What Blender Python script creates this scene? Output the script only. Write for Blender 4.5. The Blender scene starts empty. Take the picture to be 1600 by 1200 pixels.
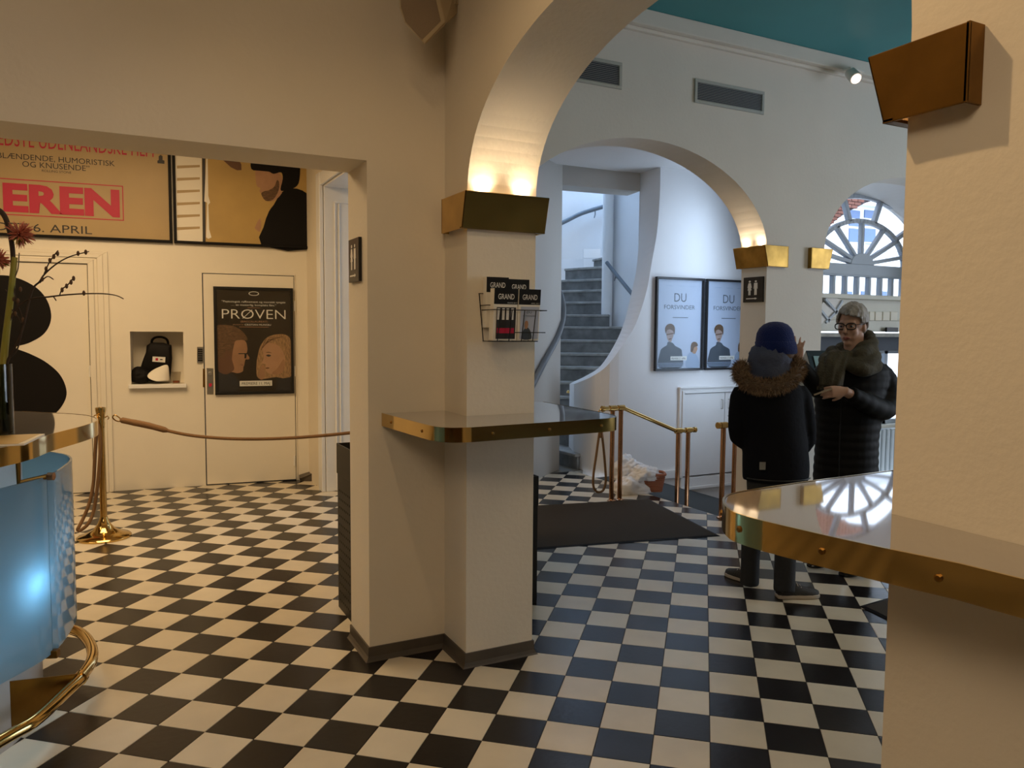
import bpy, bmesh, math, random
from mathutils import Vector as V, Matrix, noise
random.seed(7)
PI = math.pi
scene = bpy.context.scene
col = scene.collection

# ---------------------------------------------------------------- camera
CAM = V((-1.338089, -3.038881, 1.479633))
CF = V((0.454656, 0.887967, -0.0693)); CR = V((0.890309, -0.455301, 0.007101)); CU = V((0.025247, 0.064926, 0.997571))
FPX = 1210.43                                   # focal length in pixels of the 1600 px wide frame
cam_data = bpy.data.cameras.new('camera')
cam_data.sensor_width = 36.0
cam_data.lens = FPX / 1600 * 36.0
cam_data.clip_start = 0.02
cam = bpy.data.objects.new('camera', cam_data)
cam.matrix_world = Matrix(((CR.x, CU.x, -CF.x, CAM.x), (CR.y, CU.y, -CF.y, CAM.y), (CR.z, CU.z, -CF.z, CAM.z), (0, 0, 0, 1)))
col.objects.link(cam)
scene.camera = cam

# ---------------------------------------------------------------- light
scene.view_settings.view_transform = 'Standard'
scene.view_settings.look = 'None'
scene.view_settings.gamma = 1.0
scene.view_settings.use_curve_mapping = False
scene.view_settings.exposure = 0.0

world = bpy.data.worlds.new('overcast_sky'); scene.world = world
world.use_nodes = True
wn = world.node_tree.nodes['Background']
wn.inputs['Color'].default_value = (0.70, 0.83, 1.0, 1); wn.inputs['Strength'].default_value = 4.0

WARM = (1.0, 0.68, 0.36); WARM2 = (1.0, 0.76, 0.50); WARM3 = (1.0, 0.69, 0.37); COOL = (0.60, 0.77, 1.0); DAY = (0.92, 0.94, 1.0)
def lamp(name, kind, loc, energy, color, size=0.1, target=None, spot=None, blend=0.4, size_y=None, parent=None, vis=True):
    d = bpy.data.lights.new(name, kind); d.energy = energy; d.color = color
    if kind == 'AREA':
        d.size = size
        if size_y: d.shape = 'RECTANGLE'; d.size_y = size_y
    else:
        d.shadow_soft_size = size
    if kind == 'SPOT': d.spot_size = spot; d.spot_blend = blend
    o = bpy.data.objects.new(name, d); col.objects.link(o)
    o.location = loc
    if target is not None:
        o.rotation_euler = (V(target) - V(loc)).to_track_quat('-Z', 'Y').to_euler()
    if parent:
        o.parent = parent; o.location = V(loc) - base_of(parent)
    return o
# warm ceiling spots of the near bar room, ceiling lamps of the back room, daylight of street door, stair top and corridor, added fill lamps
lamp('bar_ceiling_spot', 'SPOT', (-0.85, -1.25, 3.40), 27, WARM, 0.03, (-0.55, -0.75, 0.0), math.radians(118), 0.6)
lamp('pillar_spot', 'SPOT', (-0.85, -1.25, 3.40), 62, (1.0, 0.65, 0.32), 0.03, (0.0, -2.35, 1.5), math.radians(52), 0.5)
lamp('bar_room_fill', 'AREA', (-2.6, -3.6, 3.40), 66, (1.0, 0.76, 0.52), 1.8, (-1.9, -2.2, 0))  # unseen broad lamp added as diffuse fill for the bar room walls
lamp('back_room_light', 'AREA', (-1.6, 2.6, 3.12), 68, WARM3, 1.6, (-1.6, 2.9, 0))
lamp('back_room_left_light', 'AREA', (-3.6, 2.4, 3.12), 30, WARM3, 1.2, (-3.4, 2.6, 0))
lamp('street_door_daylight', 'AREA', (7.6, -2.2, 1.7), 50, DAY, 2.4, (2.6, 0.6, 1.1), size_y=2.2)
lamp('lobby_ceiling_light', 'AREA', (3.4, -1.8, 3.45), 24, WARM2, 1.0, (3.2, -1.4, 0))
lamp('stair_top_daylight', 'AREA', (3.9, 7.2, 4.9), 95, (0.36, 0.60, 1.0), 1.6, (4.4, 6.6, 2.0))
lamp('corridor_daylight', 'AREA', (4.42, 2.80, 1.55), 17, COOL, 0.5, (3.75, 3.5, 1.35), size_y=2.7)
lamp('corridor_fill', 'AREA', (2.3, 2.5, 3.12), 7, (0.80, 0.86, 1.0), 0.8, (2.4, 2.6, 0))  # unseen lamp added as weak cool fill for alcove and corridor
sun = lamp('sun', 'SUN', (8, 2, 9), 3.2, (1, 0.97, 0.92), 0.03, (11, 9.2, 0))

# ---------------------------------------------------------------- projecting image points on real planes of the room
def ray(x, y): return CF + CR * ((x - 800) / FPX) - CU * ((y - 600) / FPX)
def on(x, y, p, n):
    d = ray(x, y); n = V(n); return CAM + d * ((V(p) - CAM).dot(n) / d.dot(n))
def onX(x, y, X): return on(x, y, (X, 0, 0), (1, 0, 0))
def onY(x, y, Y): return on(x, y, (0, Y, 0), (0, 1, 0))
def onZ(x, y, Z): return on(x, y, (0, 0, Z), (0, 0, 1))
def at(x, y, depth): return CAM + ray(x, y) * depth
def to_px(P):
    d = V(P) - CAM; z = d.dot(CF)
    return (800 + FPX * d.dot(CR) / z, 600 - FPX * d.dot(CU) / z, z)

# ---------------------------------------------------------------- materials
def mat(name, color, rough=0.5, metal=0.0, bump=0.0, bscale=60.0, var=0.0, vscale=6.0, spec=0.5, emit=None, estr=0.0, trans=0.0, coat=0.0, sheen=0.0, color2=None, stretch=None, ior=1.45, alpha=1.0):
    m = bpy.data.materials.new(name); m.use_nodes = True
    nt = m.node_tree; b = nt.nodes['Principled BSDF']
    b.inputs['Base Color'].default_value = (*color, 1); b.inputs['Roughness'].default_value = rough
    b.inputs['Metallic'].default_value = metal; b.inputs['Specular IOR Level'].default_value = spec
    b.inputs['Transmission Weight'].default_value = trans; b.inputs['Coat Weight'].default_value = coat
    b.inputs['Sheen Weight'].default_value = sheen; b.inputs['IOR'].default_value = ior
    if emit:
        b.inputs['Emission Color'].default_value = (*emit, 1); b.inputs['Emission Strength'].default_value = estr
    tc = None
    if bump or var:
        tc = nt.nodes.new('ShaderNodeTexCoord'); src = tc.outputs['Object']
        if stretch:
            mp = nt.nodes.new('ShaderNodeMapping'); mp.inputs['Scale'].default_value = stretch
            nt.links.new(src, mp.inputs['Vector']); src = mp.outputs['Vector']
    if var:
        n = nt.nodes.new('ShaderNodeTexNoise'); n.inputs['Scale'].default_value = vscale; n.inputs['Detail'].default_value = 5
        nt.links.new(src, n.inputs['Vector'])
        r = nt.nodes.new('ShaderNodeValToRGB')
        c2 = color2 or tuple(c * (1 - var) for c in color)
        r.color_ramp.elements[0].position = 0.3; r.color_ramp.elements[1].position = 0.7
        r.color_ramp.elements[0].color = (*c2, 1); r.color_ramp.elements[1].color = (*color, 1)
        nt.links.new(n.outputs['Fac'], r.inputs['Fac']); nt.links.new(r.outputs['Color'], b.inputs['Base Color'])
    if bump:
        n = nt.nodes.new('ShaderNodeTexNoise'); n.inputs['Scale'].default_value = bscale; n.inputs['Detail'].default_value = 4
        nt.links.new(src, n.inputs['Vector'])
        bp = nt.nodes.new('ShaderNodeBump'); bp.inputs['Strength'].default_value = bump; bp.inputs['Distance'].default_value = 0.01
        nt.links.new(n.outputs['Fac'], bp.inputs['Height']); nt.links.new(bp.outputs['Normal'], b.inputs['Normal'])
    return m
M = {}
def mk(name, *a, **k): M[name] = mat(name, *a, **k)
mk('plaster', (0.74, 0.70, 0.64), 0.75, bump=0.12, bscale=45, var=0.05, vscale=3)
mk('plaster_cream', (0.76, 0.69, 0.56), 0.7, bump=0.13, bscale=45, var=0.05, vscale=3)
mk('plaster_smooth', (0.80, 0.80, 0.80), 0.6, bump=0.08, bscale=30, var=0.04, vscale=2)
mk('unlit_wall', (0.16, 0.09, 0.045), 0.5, var=0.3, vscale=4)
mk('white_paint', (0.80, 0.75, 0.64), 0.45, bump=0.05, bscale=20, var=0.04, vscale=3)
mk('white_gloss', (0.80, 0.80, 0.79), 0.35, var=0.03)
mk('teal_paint', (0.055, 0.30, 0.34), 0.55, var=0.15, vscale=1.2)
mk('tile_cream', (0.66, 0.59, 0.46), 0.30, bump=0.06, bscale=25, var=0.14, vscale=5)
mk('tile_cream_pale', (0.70, 0.64, 0.52), 0.32, bump=0.06, bscale=25, var=0.10, vscale=5)
mk('tile_black', (0.014, 0.012, 0.012), 0.26, bump=0.06, bscale=30, var=0.3, vscale=6, spec=0.38)
mk('tile_black_worn', (0.019, 0.016, 0.015), 0.30, bump=0.06, bscale=30, var=0.3, vscale=6, spec=0.38)
mk('grout', (0.045, 0.035, 0.025), 0.9)
mk('base_tile', (0.085, 0.07, 0.055), 0.4, var=0.2, vscale=9)
mk('brass', (0.72, 0.47, 0.16), 0.17, 1.0, bump=0.03, bscale=14, var=0.3, vscale=7)
mk('brass_polished', (0.66, 0.46, 0.17), 0.10, 1.0, var=0.15, vscale=5)
mk('brass_aged', (0.30, 0.155, 0.035), 0.38, 1.0, bump=0.05, bscale=10, var=0.45, vscale=5)
mk('brass_lamp', (0.46, 0.28, 0.07), 0.34, 1.0, bump=0.12, bscale=14, var=0.45, vscale=9)
mk('copper_tube', (0.62, 0.33, 0.17), 0.22, 1.0, var=0.3, vscale=9)
mk('stone_top', (0.27, 0.25, 0.235), 0.045, var=0.10, vscale=160, coat=0.8, ior=2.0)
mk('black_metal', (0.008, 0.007, 0.006), 0.5)
mk('black_hole', (0.002, 0.002, 0.002), 0.9)
mk('black_paint', (0.010, 0.010, 0.010), 0.35)
mk('black_matte', (0.006, 0.005, 0.005), 0.6, spec=0.2)
mk('dark_frame', (0.012, 0.012, 0.014), 0.3)
mk('sign_white', (0.80, 0.78, 0.72), 0.4)
mk('mat_carpet', (0.045, 0.033, 0.020), 0.95, bump=0.8, bscale=400, var=0.35, vscale=120)
mk('grey_carpet', (0.075, 0.085, 0.09), 0.95, bump=0.5, bscale=300, var=0.25, vscale=60)
mk('grey_rail', (0.13, 0.15, 0.17), 0.35)
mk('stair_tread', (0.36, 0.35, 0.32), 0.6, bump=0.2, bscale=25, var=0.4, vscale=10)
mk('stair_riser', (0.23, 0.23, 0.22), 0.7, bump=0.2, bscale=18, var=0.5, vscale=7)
mk('stone_floor', (0.22, 0.20, 0.16), 0.7, var=0.3, vscale=8)
mk('vent_grey', (0.42, 0.43, 0.41), 0.4, 0.3)
mk('vent_dark', (0.03, 0.04, 0.06), 0.6)
mk('rope', (0.21, 0.115, 0.05), 0.85, bump=0.6, bscale=200)
mk('cloth_white', (0.82, 0.81, 0.80), 0.85, bump=0.3, bscale=60)
mk('wicker', (0.36, 0.13, 0.065), 0.7, bump=0.5, bscale=120)
mk('ticket_paper', (0.30, 0.24, 0.17), 0.7)
mk('print_face', (0.42, 0.30, 0.26), 0.5, var=0.35, vscale=14)
mk('paper', (0.82, 0.78, 0.68), 0.7)
mk('navy_parka', (0.0050, 0.0055, 0.0080), 0.8, bump=0.3, bscale=40, spec=0.12)
mk('blue_wool', (0.007, 0.017, 0.10), 0.9, bump=0.7, bscale=160, sheen=0.1, spec=0.2)
mk('slate_fleece', (0.058, 0.070, 0.115), 0.9, bump=0.4, bscale=90)
mk('fur', (0.27, 0.175, 0.10), 0.8)
mk('fur_dark', (0.11, 0.07, 0.04), 0.8)
mk('dark_denim', (0.017, 0.018, 0.020), 0.85, bump=0.3, bscale=60)
mk('black_down', (0.0035, 0.0035, 0.004), 0.65, bump=0.15, bscale=30, spec=0.2)
mk('black_trousers', (0.006, 0.006, 0.007), 0.8, spec=0.15)
mk('patent', (0.008, 0.007, 0.008), 0.10)
mk('scarf_green', (0.065, 0.058, 0.036), 0.9, bump=0.5, bscale=90, var=0.45, vscale=18)
mk('skin', (0.47, 0.28, 0.20), 0.5, var=0.12, vscale=12)
mk('skin_lips', (0.30, 0.10, 0.085), 0.45)
mk('grey_hair', (0.36, 0.345, 0.33), 0.55, bump=0.6, bscale=90, stretch=(1, 1, 0.25), var=0.45, vscale=30)
mk('eye_white', (0.38, 0.34, 0.31), 0.3)
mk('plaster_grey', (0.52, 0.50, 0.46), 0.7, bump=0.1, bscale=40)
mk('shoe_grey', (0.03, 0.028, 0.026), 0.7, bump=0.4, bscale=120)
mk('shoe_sole', (0.42, 0.36, 0.29), 0.6)
mk('tan_poster', (0.42, 0.30, 0.14), 0.45, var=0.1, vscale=3)
mk('photo_amber', (0.55, 0.37, 0.12), 0.5, var=0.25, vscale=2)
mk('print_red', (0.46, 0.012, 0.05), 0.5)
mk('print_dark', (0.025, 0.022, 0.022), 0.5)
mk('prov_bg', (0.035, 0.024, 0.014), 0.3, var=0.35, vscale=2)
mk('print_white', (0.75, 0.73, 0.68), 0.5)
mk('print_skin', (0.36, 0.19, 0.10), 0.5, var=0.25, vscale=9)
mk('print_skin2', (0.46, 0.26, 0.15), 0.5, var=0.2, vscale=9)
mk('print_skin_dark', (0.13, 0.06, 0.03), 0.5)
mk('print_hair', (0.17, 0.09, 0.04), 0.5, var=0.6, vscale=40, stretch=(1, 1, 3))
mk('print_blond', (0.42, 0.25, 0.12), 0.5, var=0.55, vscale=30, stretch=(3, 3, 1))
mk('du_bg', (0.47, 0.53, 0.66), 0.4, var=0.12, vscale=1.6)
mk('print_slate', (0.085, 0.10, 0.12), 0.5, var=0.2, vscale=10)
mk('print_steel', (0.055, 0.07, 0.09), 0.5)
mk('print_pale', (0.30, 0.38, 0.52), 0.5)
mk('bar_core', (0.46, 0.44, 0.42), 0.6)
mk('steel', (0.45, 0.43, 0.38), 0.3, 0.9)
mk('leaf_green', (0.16, 0.20, 0.03), 0.45, var=0.5, vscale=8, color2=(0.30, 0.24, 0.04))
mk('twig', (0.045, 0.028, 0.018), 0.8, var=0.4, vscale=40)
mk('bud', (0.10, 0.055, 0.03), 0.8)
mk('petal', (0.62, 0.20, 0.13), 0.6, var=0.3, vscale=12)
mk('window_grey', (0.42, 0.48, 0.56), 0.45, var=0.05)
mk('cream_panel', (0.66, 0.65, 0.58), 0.5, var=0.06)
mk('facade', (0.85, 0.87, 0.90), 0.9, var=0.04)
mk('facade_glass', (0.10, 0.16, 0.30), 0.2)
mk('brick', (0.30, 0.13, 0.10), 0.85, bump=0.3, bscale=50, var=0.35, vscale=20)
mk('mortar', (0.10, 0.08, 0.085), 0.9)
mk('speaker_body', (0.42, 0.33, 0.20), 0.55)
mk('speaker_grille', (0.27, 0.20, 0.13), 0.7, bump=0.5, bscale=500)
mk('lamp_white', (0.75, 0.73, 0.68), 0.4)
mk('lamp_glow', (1, 0.9, 0.7), 0.5, emit=(1.0, 0.80, 0.52), estr=30)
mk('spot_glow', (1, 0.9, 0.8), 0.5, emit=(1.0, 0.72, 0.56), estr=9)
mk('bar_glow', (0.8, 0.9, 1), 0.5, emit=(0.55, 0.80, 1.0), estr=30)
mk('screen_glow', (0.2, 0.3, 0.4), 0.3, emit=(0.20, 0.33, 0.45), estr=0.7)
mk('drink', (0.35, 0.09, 0.02), 0.2)
mk('sign_dark', (0.018, 0.014, 0.011), 0.35)
mk('radiator', (0.42, 0.46, 0.48), 0.4)
def glass(name, tint, rough=0.0, f0=0.04):
    m = bpy.data.materials.new(name); m.use_nodes = True; nt = m.node_tree
    nt.nodes.remove(nt.nodes['Principled BSDF'])
    out = nt.nodes['Material Output']
    t = nt.nodes.new('ShaderNodeBsdfTransparent'); t.inputs['Color'].default_value = (*tint, 1)
    g = nt.nodes.new('ShaderNodeBsdfGlossy'); g.inputs['Roughness'].default_value = rough
    x = nt.nodes.new('ShaderNodeMixShader')
    nt.links.new(schlick(nt, f0), x.inputs['Fac']); nt.links.new(t.outputs[0], x.inputs[1]); nt.links.new(g.outputs[0], x.inputs[2])
    nt.links.new(x.outputs[0], out.inputs['Surface']); M[name] = m
def schlick(nt, f0=0.04):
    l = nt.nodes.new('ShaderNodeLayerWeight'); l.inputs['Blend'].default_value = 0.5
    p = nt.nodes.new('ShaderNodeMath'); p.operation = 'POWER'; p.inputs[1].default_value = 5
    a = nt.nodes.new('ShaderNodeMath'); a.operation = 'MULTIPLY_ADD'; a.inputs[1].default_value = 1 - f0; a.inputs[2].default_value = f0
    nt.links.new(l.outputs['Facing'], p.inputs[0]); nt.links.new(p.outputs[0], a.inputs[0]); return a.outputs[0]
glass('clear_glass', (0.97, 0.98, 1.0)); glass('poster_glass', (0.98, 0.99, 0.99), 0.30, 0.012); glass('smoke_glass', (0.45, 0.47, 0.44)); glass('drink_glass', (0.88, 0.86, 0.82))
def frosted(name, colr):
    m = bpy.data.materials.new(name); m.use_nodes = True; nt = m.node_tree
    nt.nodes.remove(nt.nodes['Principled BSDF']); out = nt.nodes['Material Output']
    d = nt.nodes.new('ShaderNodeBsdfDiffuse'); d.inputs['Color'].default_value = (*colr, 1)
    t = nt.nodes.new('ShaderNodeBsdfTranslucent'); t.inputs['Color'].default_value = (*colr, 1)
    g = nt.nodes.new('ShaderNodeBsdfGlossy'); g.inputs['Roughness'].default_value = 0.03
    a = nt.nodes.new('ShaderNodeMixShader'); a.inputs['Fac'].default_value = 0.6
    x = nt.nodes.new('ShaderNodeMixShader')
    nt.links.new(d.outputs[0], a.inputs[1]); nt.links.new(t.outputs[0], a.inputs[2])
    nt.links.new(schlick(nt), x.inputs['Fac']); nt.links.new(a.outputs[0], x.inputs[1]); nt.links.new(g.outputs[0], x.inputs[2])
    nt.links.new(x.outputs[0], out.inputs['Surface']); M[name] = m
frosted('blue_frosted', (0.36, 0.53, 0.63))

# ---------------------------------------------------------------- mesh building
def base_of(o):
    b = V((0, 0, 0))
    while o is not None:
        b = b + o.location; o = o.parent
    return b
class MB:
    def __init__(s): s.v = []; s.f = []; s.m = []; s.cur = 0
    def add(s, vs, fs):
        k = len(s.v); s.v += [V(p) for p in vs]
        for f in fs: s.f.append(tuple(i + k for i in f)); s.m.append(s.cur)
        return s
    def box(s, x0, y0, z0, x1, y1, z1):
        return s.obox(V(((x0 + x1) / 2, (y0 + y1) / 2, (z0 + z1) / 2)), V((1, 0, 0)), V((0, 1, 0)), V((0, 0, 1)), abs(x1 - x0) / 2, abs(y1 - y0) / 2, abs(z1 - z0) / 2)
    def obox(s, c, a, b, n, ha, hb, hn):
        c = V(c); a = V(a).normalized() * ha; b = V(b).normalized() * hb; n = V(n).normalized() * hn
        vs = [c + a * i + b * j + n * k for k in (-1, 1) for j in (-1, 1) for i in (-1, 1)]
        return s.add(vs, [(0, 2, 3, 1), (4, 5, 7, 6), (0, 1, 5, 4), (2, 6, 7, 3), (0, 4, 6, 2), (1, 3, 7, 5)])
    def prism(s, pts, ext):
        ext = V(ext); n = len(pts); vs = [V(p) for p in pts] + [V(p) + ext for p in pts]
        return s.add(vs, [tuple(range(n - 1, -1, -1)), tuple(range(n, 2 * n))] + [(i, (i + 1) % n, n + (i + 1) % n, n + i) for i in range(n)])
    def face(s, pts): return s.add(pts, [tuple(range(len(pts)))])
    def strip(s, A, B, closed=False):
        n = len(A); r = range(n if closed else n - 1)
        return s.add(list(A) + list(B), [(i, (i + 1) % n, n + (i + 1) % n, n + i) for i in r])
    def loft(s, rings, caps=True, closed=True):
        n = len(rings[0]); vs = [p for r in rings for p in r]; fs = []
        for k in range(len(rings) - 1):
            for i in range(n if closed else n - 1):
                j = (i + 1) % n
                fs.append((k * n + i, k * n + j, (k + 1) * n + j, (k + 1) * n + i))
        if caps and closed:
            fs.append(tuple(range(n - 1, -1, -1))); fs.append(tuple((len(rings) - 1) * n + i for i in range(n)))
        return s.add(vs, fs)
    def tube(s, path, r, n=10, caps=True, flat=1.0):
        path = [V(p) for p in path]; rs = r if isinstance(r, (list, tuple)) else [r] * len(path)
        rings = []; prev = None
        for i, p in enumerate(path):
            t = (path[min(i + 1, len(path) - 1)] - path[max(i - 1, 0)])
            if t.length < 1e-9: t = V((0, 0, 1))
            t.normalize()
            if prev is None:
                a = t.orthogonal().normalized() if abs(t.z) > 0.9 else t.cross(V((0, 0, 1))).normalized()
            else:
                a = (prev - t * prev.dot(t));
                a = a.normalized() if a.length > 1e-6 else t.orthogonal().normalized()
            prev = a; b = t.cross(a)
            rings.append([p + a * (math.cos(2 * PI * k / n) * rs[i]) + b * (math.sin(2 * PI * k / n) * rs[i] * flat) for k in range(n)])
        return s.loft(rings, caps)
    def cyl(s, a, b, r, n=16, r2=None): return s.tube([a, b], [r, r if r2 is None else r2], n)
    def lathe(s, c, prof, n=24, caps=True):
        c = V(c)
        return s.loft([[c + V((math.cos(2 * PI * k / n) * r, math.sin(2 * PI * k / n) * r, z)) for k in range(n)] for r, z in prof], caps)
    def ell(s, c, rx, ry, rz, n=14, m=9, R=None):
        c = V(c); R = R or Matrix.Identity(3); rings = []
        for i in range(m):
            a = -PI / 2 + PI * (i + 0.5) / m if False else -PI / 2 * 0.97 + PI * 0.97 * i / (m - 1)
            rings.append([c + R @ V((math.cos(2 * PI * k / n) * math.cos(a) * rx, math.sin(2 * PI * k / n) * math.cos(a) * ry, math.sin(a) * rz)) for k in range(n)])
        return s.loft(rings)
    def build(s, name, m, parent=None, smooth=False, bevel=0.0, seg=2, stuff=False):
        off = base_of(parent) if parent else V((0, 0, 0))
        me = bpy.data.meshes.new(name)
        me.from_pydata([tuple(p - off) for p in s.v], [], s.f); me.update()
        bm = bmesh.new(); bm.from_mesh(me); bmesh.ops.recalc_face_normals(bm, faces=bm.faces[:]); bm.to_mesh(me); bm.free()
        ms = m if isinstance(m, (list, tuple)) else [m]
        for x in ms: me.materials.append(M[x])
        if len(ms) > 1:
            me.polygons.foreach_set('material_index', s.m)
        if smooth:
            me.polygons.foreach_set('use_smooth', [True] * len(me.polygons))
            if smooth != 'all':
                me.set_sharp_from_angle(angle=math.radians(40))
        o = bpy.data.objects.new(name, me); col.objects.link(o)
        if parent: o.parent = parent
        if bevel:
            b = o.modifiers.new('bevel', 'BEVEL'); b.width = bevel; b.segments = seg; b.limit_method = 'ANGLE'; b.angle_limit = math.radians(40)
        if stuff: o['kind'] = 'stuff'
        return o
def empty(name, loc, rz=0.0):
    o = bpy.data.objects.new(name, None); col.objects.link(o); o.location = loc; o.rotation_euler = (0, 0, rz); o.empty_display_size = 0.05
    return o
def tag(o, label, cat, group=None):
    o['label'] = label; o['category'] = cat
    if group: o['group'] = group
    return o
def thing(name, label, cat, loc, group=None): return tag(empty(name, loc), label, cat, group)
def struct(o, kind='structure'): o['kind'] = kind; return o
def dup(o, loc=None, parent=None, off=None):
    c = o.copy(); col.objects.link(c)
    if parent: c.parent = parent
    if loc is not None: c.location = loc
    for ch in [x for x in bpy.data.objects if x.parent is o]: dup(ch, None, c)
    return c
def arcpts(c, r, a0, a1, n, ax=V((1, 0, 0)), ay=V((0, 1, 0)), ry=None):
    return [V(c) + ax * (r * math.cos(a0 + (a1 - a0) * i / n)) + ay * ((ry or r) * math.sin(a0 + (a1 - a0) * i / n)) for i in range(n + 1)]
def catmull(pts, n=8, closed=False):
    pts = [V(p) for p in pts]; N = len(pts); out = []
    for i in range(N if closed else N - 1):
        if closed: p0, p1, p2, p3 = pts[i - 1], pts[i], pts[(i + 1) % N], pts[(i + 2) % N]
        else: p0, p1, p2, p3 = pts[max(i - 1, 0)], pts[i], pts[i + 1], pts[min(i + 2, N - 1)]
        for k in range(n):
            t = k / n
            out.append(0.5 * (2 * p1 + (p2 - p0) * t + (2 * p0 - 5 * p1 + 4 * p2 - p3) * t * t + (3 * p1 - p0 - 3 * p2 + p3) * t ** 3))
    if not closed: out.append(pts[-1])
    return out
def text(name, s, o, u, v, h, m, parent, width=None, bold=0.0, align='CENTER', ext=0.0006, smooth=False):
    """raised lettering: baseline origin o, reading direction u, up v, cap height h"""
    cu = bpy.data.curves.new('t', 'FONT'); cu.body = s; cu.offset = bold; cu.align_x = 'LEFT'; cu.resolution_u = 3
    ob = bpy.data.objects.new('t', cu); col.objects.link(ob)
    dg = bpy.context.evaluated_depsgraph_get(); dg.update()
    me = bpy.data.meshes.new_from_object(ob.evaluated_get(dg))
    bpy.data.objects.remove(ob); bpy.data.curves.remove(cu)
    if not len(me.vertices): return None
    xs = [q.co.x for q in me.vertices]; x0, x1 = min(xs), max(xs)
    sy = h / 0.69; sx = (width / (x1 - x0)) if width else sy
    w = (x1 - x0) * sx; sh = {'CENTER': -w / 2, 'LEFT': 0, 'RIGHT': -w}[align]
    u = V(u).normalized(); v = V(v).normalized(); n = u.cross(v); off = base_of(parent)
    for q in me.vertices:
        q.co = V(o) + u * ((q.co.x - x0) * sx + sh) + v * (q.co.y * sy) + n * ext - off
    me.name = name; me.materials.clear(); me.materials.append(M[m])
    for p in me.polygons: p.material_index = 0
    ob = bpy.data.objects.new(name, me); col.objects.link(ob); ob.parent = parent
    return ob
class Flat:
    """a flat rectangle standing in the room: local coordinates (a from left 0..1, b from top 0..1)"""
    def __init__(s, tl, tr, bl, w=None, h=None):
        s.tl = V(tl); s.u = (V(tr) - V(tl)); s.w = s.u.length; s.u.normalize(); d = V(tl) - V(bl); s.h = d.length
        s.v = d.normalized(); s.n = s.u.cross(s.v).normalized()
    def p(s, a, b, k=0.0): return s.tl + s.u * (a * s.w) - s.v * (b * s.h) + s.n * k
    def shape(s, pts, k, name, m, parent, sm=0, t=0.0004):
        P = [s.p(a, b, k) for a, b in pts]
        if sm: P = catmull(P, sm, True)
        return MB().prism(P, -s.n * t).build(name, m, parent)
    def rect(s, a0, b0, a1, b1, k, name, m, parent, t=0.0004): return s.shape([(a0, b0), (a0, b1), (a1, b1), (a1, b0)], k, name, m, parent, 0, t)
    def text(s, name, st, a, b, hh, m, parent, ww=None, k=0.001, bold=0.0, align='CENTER'):
        return text(name, st, s.p(a, b), s.u, s.v, hh * s.h, m, parent, ww * s.w if ww else None, bold, align, k)
    def frame(s, bw, depth, m, parent, name='frame', k0=0.0):
        mb = MB(); w = bw / s.w; h = bw / s.h
        for a0, b0, a1, b1 in ((0, 0, 1, h), (0, 1 - h, 1, 1), (0, h, w, 1 - h), (1 - w, h, 1, 1 - h)):
            mb.prism([s.p(a0, b0, k0), s.p(a0, b1, k0), s.p(a1, b1, k0), s.p(a1, b0, k0)], s.n * depth)
        return mb.build(name, m, parent, bevel=0.003, seg=1)
# ================================================================ the setting
CEIL = 3.56
def wallpoly(name, pts, ext, m, bevel=0.0): return struct(MB().prism(pts, ext).build(name, m, bevel=bevel))
def arch_profile(c, a, z0, b, n, k=40):
    """points (position, height) of an arch from one springing to the other"""
    out = []
    for i in range(k + 1):
        t = PI * i / k; x = math.cos(t); y = math.sin(t)
        out.append((c + a * math.copysign(abs(x) ** (2 / n), x), z0 + b * abs(y) ** (2 / n)))
    return out
# wall with the wide archway between the bar room and the lobby (its end is the centre pillar)
A1 = arch_profile(-1.026, 1.026, 2.05, 0.555, 2.15)            # from 0 to -2.05
pts = [(0.25, 0), (0, 0)] + A1 + [(-2.052, 0), (-7, 0), (-7, CEIL), (0.25, CEIL)]
wallpoly('wall_right', [V((0, y, z)) for y, z in pts], (0.33, 0, 0), 'plaster_cream')
# wall over the left opening, with its pier
pts = [(-6.5, 0), (-5.0, 0), (-5.0, 2.2), (-0.36, 2.2), (-0.36, 0), (0.33, 0), (0.33, CEIL), (-6.5, CEIL)]
wallpoly('wall_left', [V((x, 0.25, z)) for x, z in pts], (0, 0.30, 0), 'plaster_cream')
# lobby wall with two archways
A2 = arch_profile(1.88, 1.09, 2.06, 0.70, 1.95); A3 = arch_profile(4.68, 1.12, 2.06, 0.70, 2.2)
pts = [(0.33, 0), (0.79, 0)] + A2[::-1] + [(2.97, 0), (3.56, 0)] + A3[::-1] + [(5.8, 0), (8.0, 0), (8.0, CEIL), (0.33, CEIL)]
wallpoly('wall_front', [V((x, 1.25, z)) for x, z in pts], (0, 0.26, 0), 'plaster')
# outer walls and ceilings
W = lambda name, *b: struct(MB().box(*b).build(name, 'plaster_cream'))
W('wall_near', -6.5, -7.2, 0, 8.0, -7.0, CEIL); W('wall_bar', -6.7, -7.0, 0, -6.5, 0.25, CEIL); W('wall_back_left', -6.7, 0.25, 0, -6.5, 5.6, CEIL)
for n_ in ('wall_near', 'wall_bar'): bpy.data.objects[n_].data.materials[0] = M['unlit_wall']  # dark colour stands in for the unlit room mirrored in the brass
W('wall_street_low', 8.0, -7, 0, 8.2, 1.3, 0.4); W('wall_street_high', 8.0, -7, 3.0, 8.2, 1.3, CEIL)
W('wall_street_side', 8.0, -7, 0.4, 8.2, -3.6, 3.0); W('wall_street_end', 8.0, -0.8, 0.4, 8.2, 1.51, 3.0)
struct(MB().box(-6.7, -7.2, CEIL, 0.0, 0.55, CEIL + 0.1).build('ceiling', 'plaster_cream'))
struct(MB().box(0.0, -7.2, CEIL, 8.2, 1.51, CEIL + 0.1).build('ceiling_lobby', 'teal_paint'))
struct(MB().box(-6.5, 0.55, 3.2, 0.75, 5.6, 3.3).build('ceiling_back_room', 'plaster_cream'))
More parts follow.
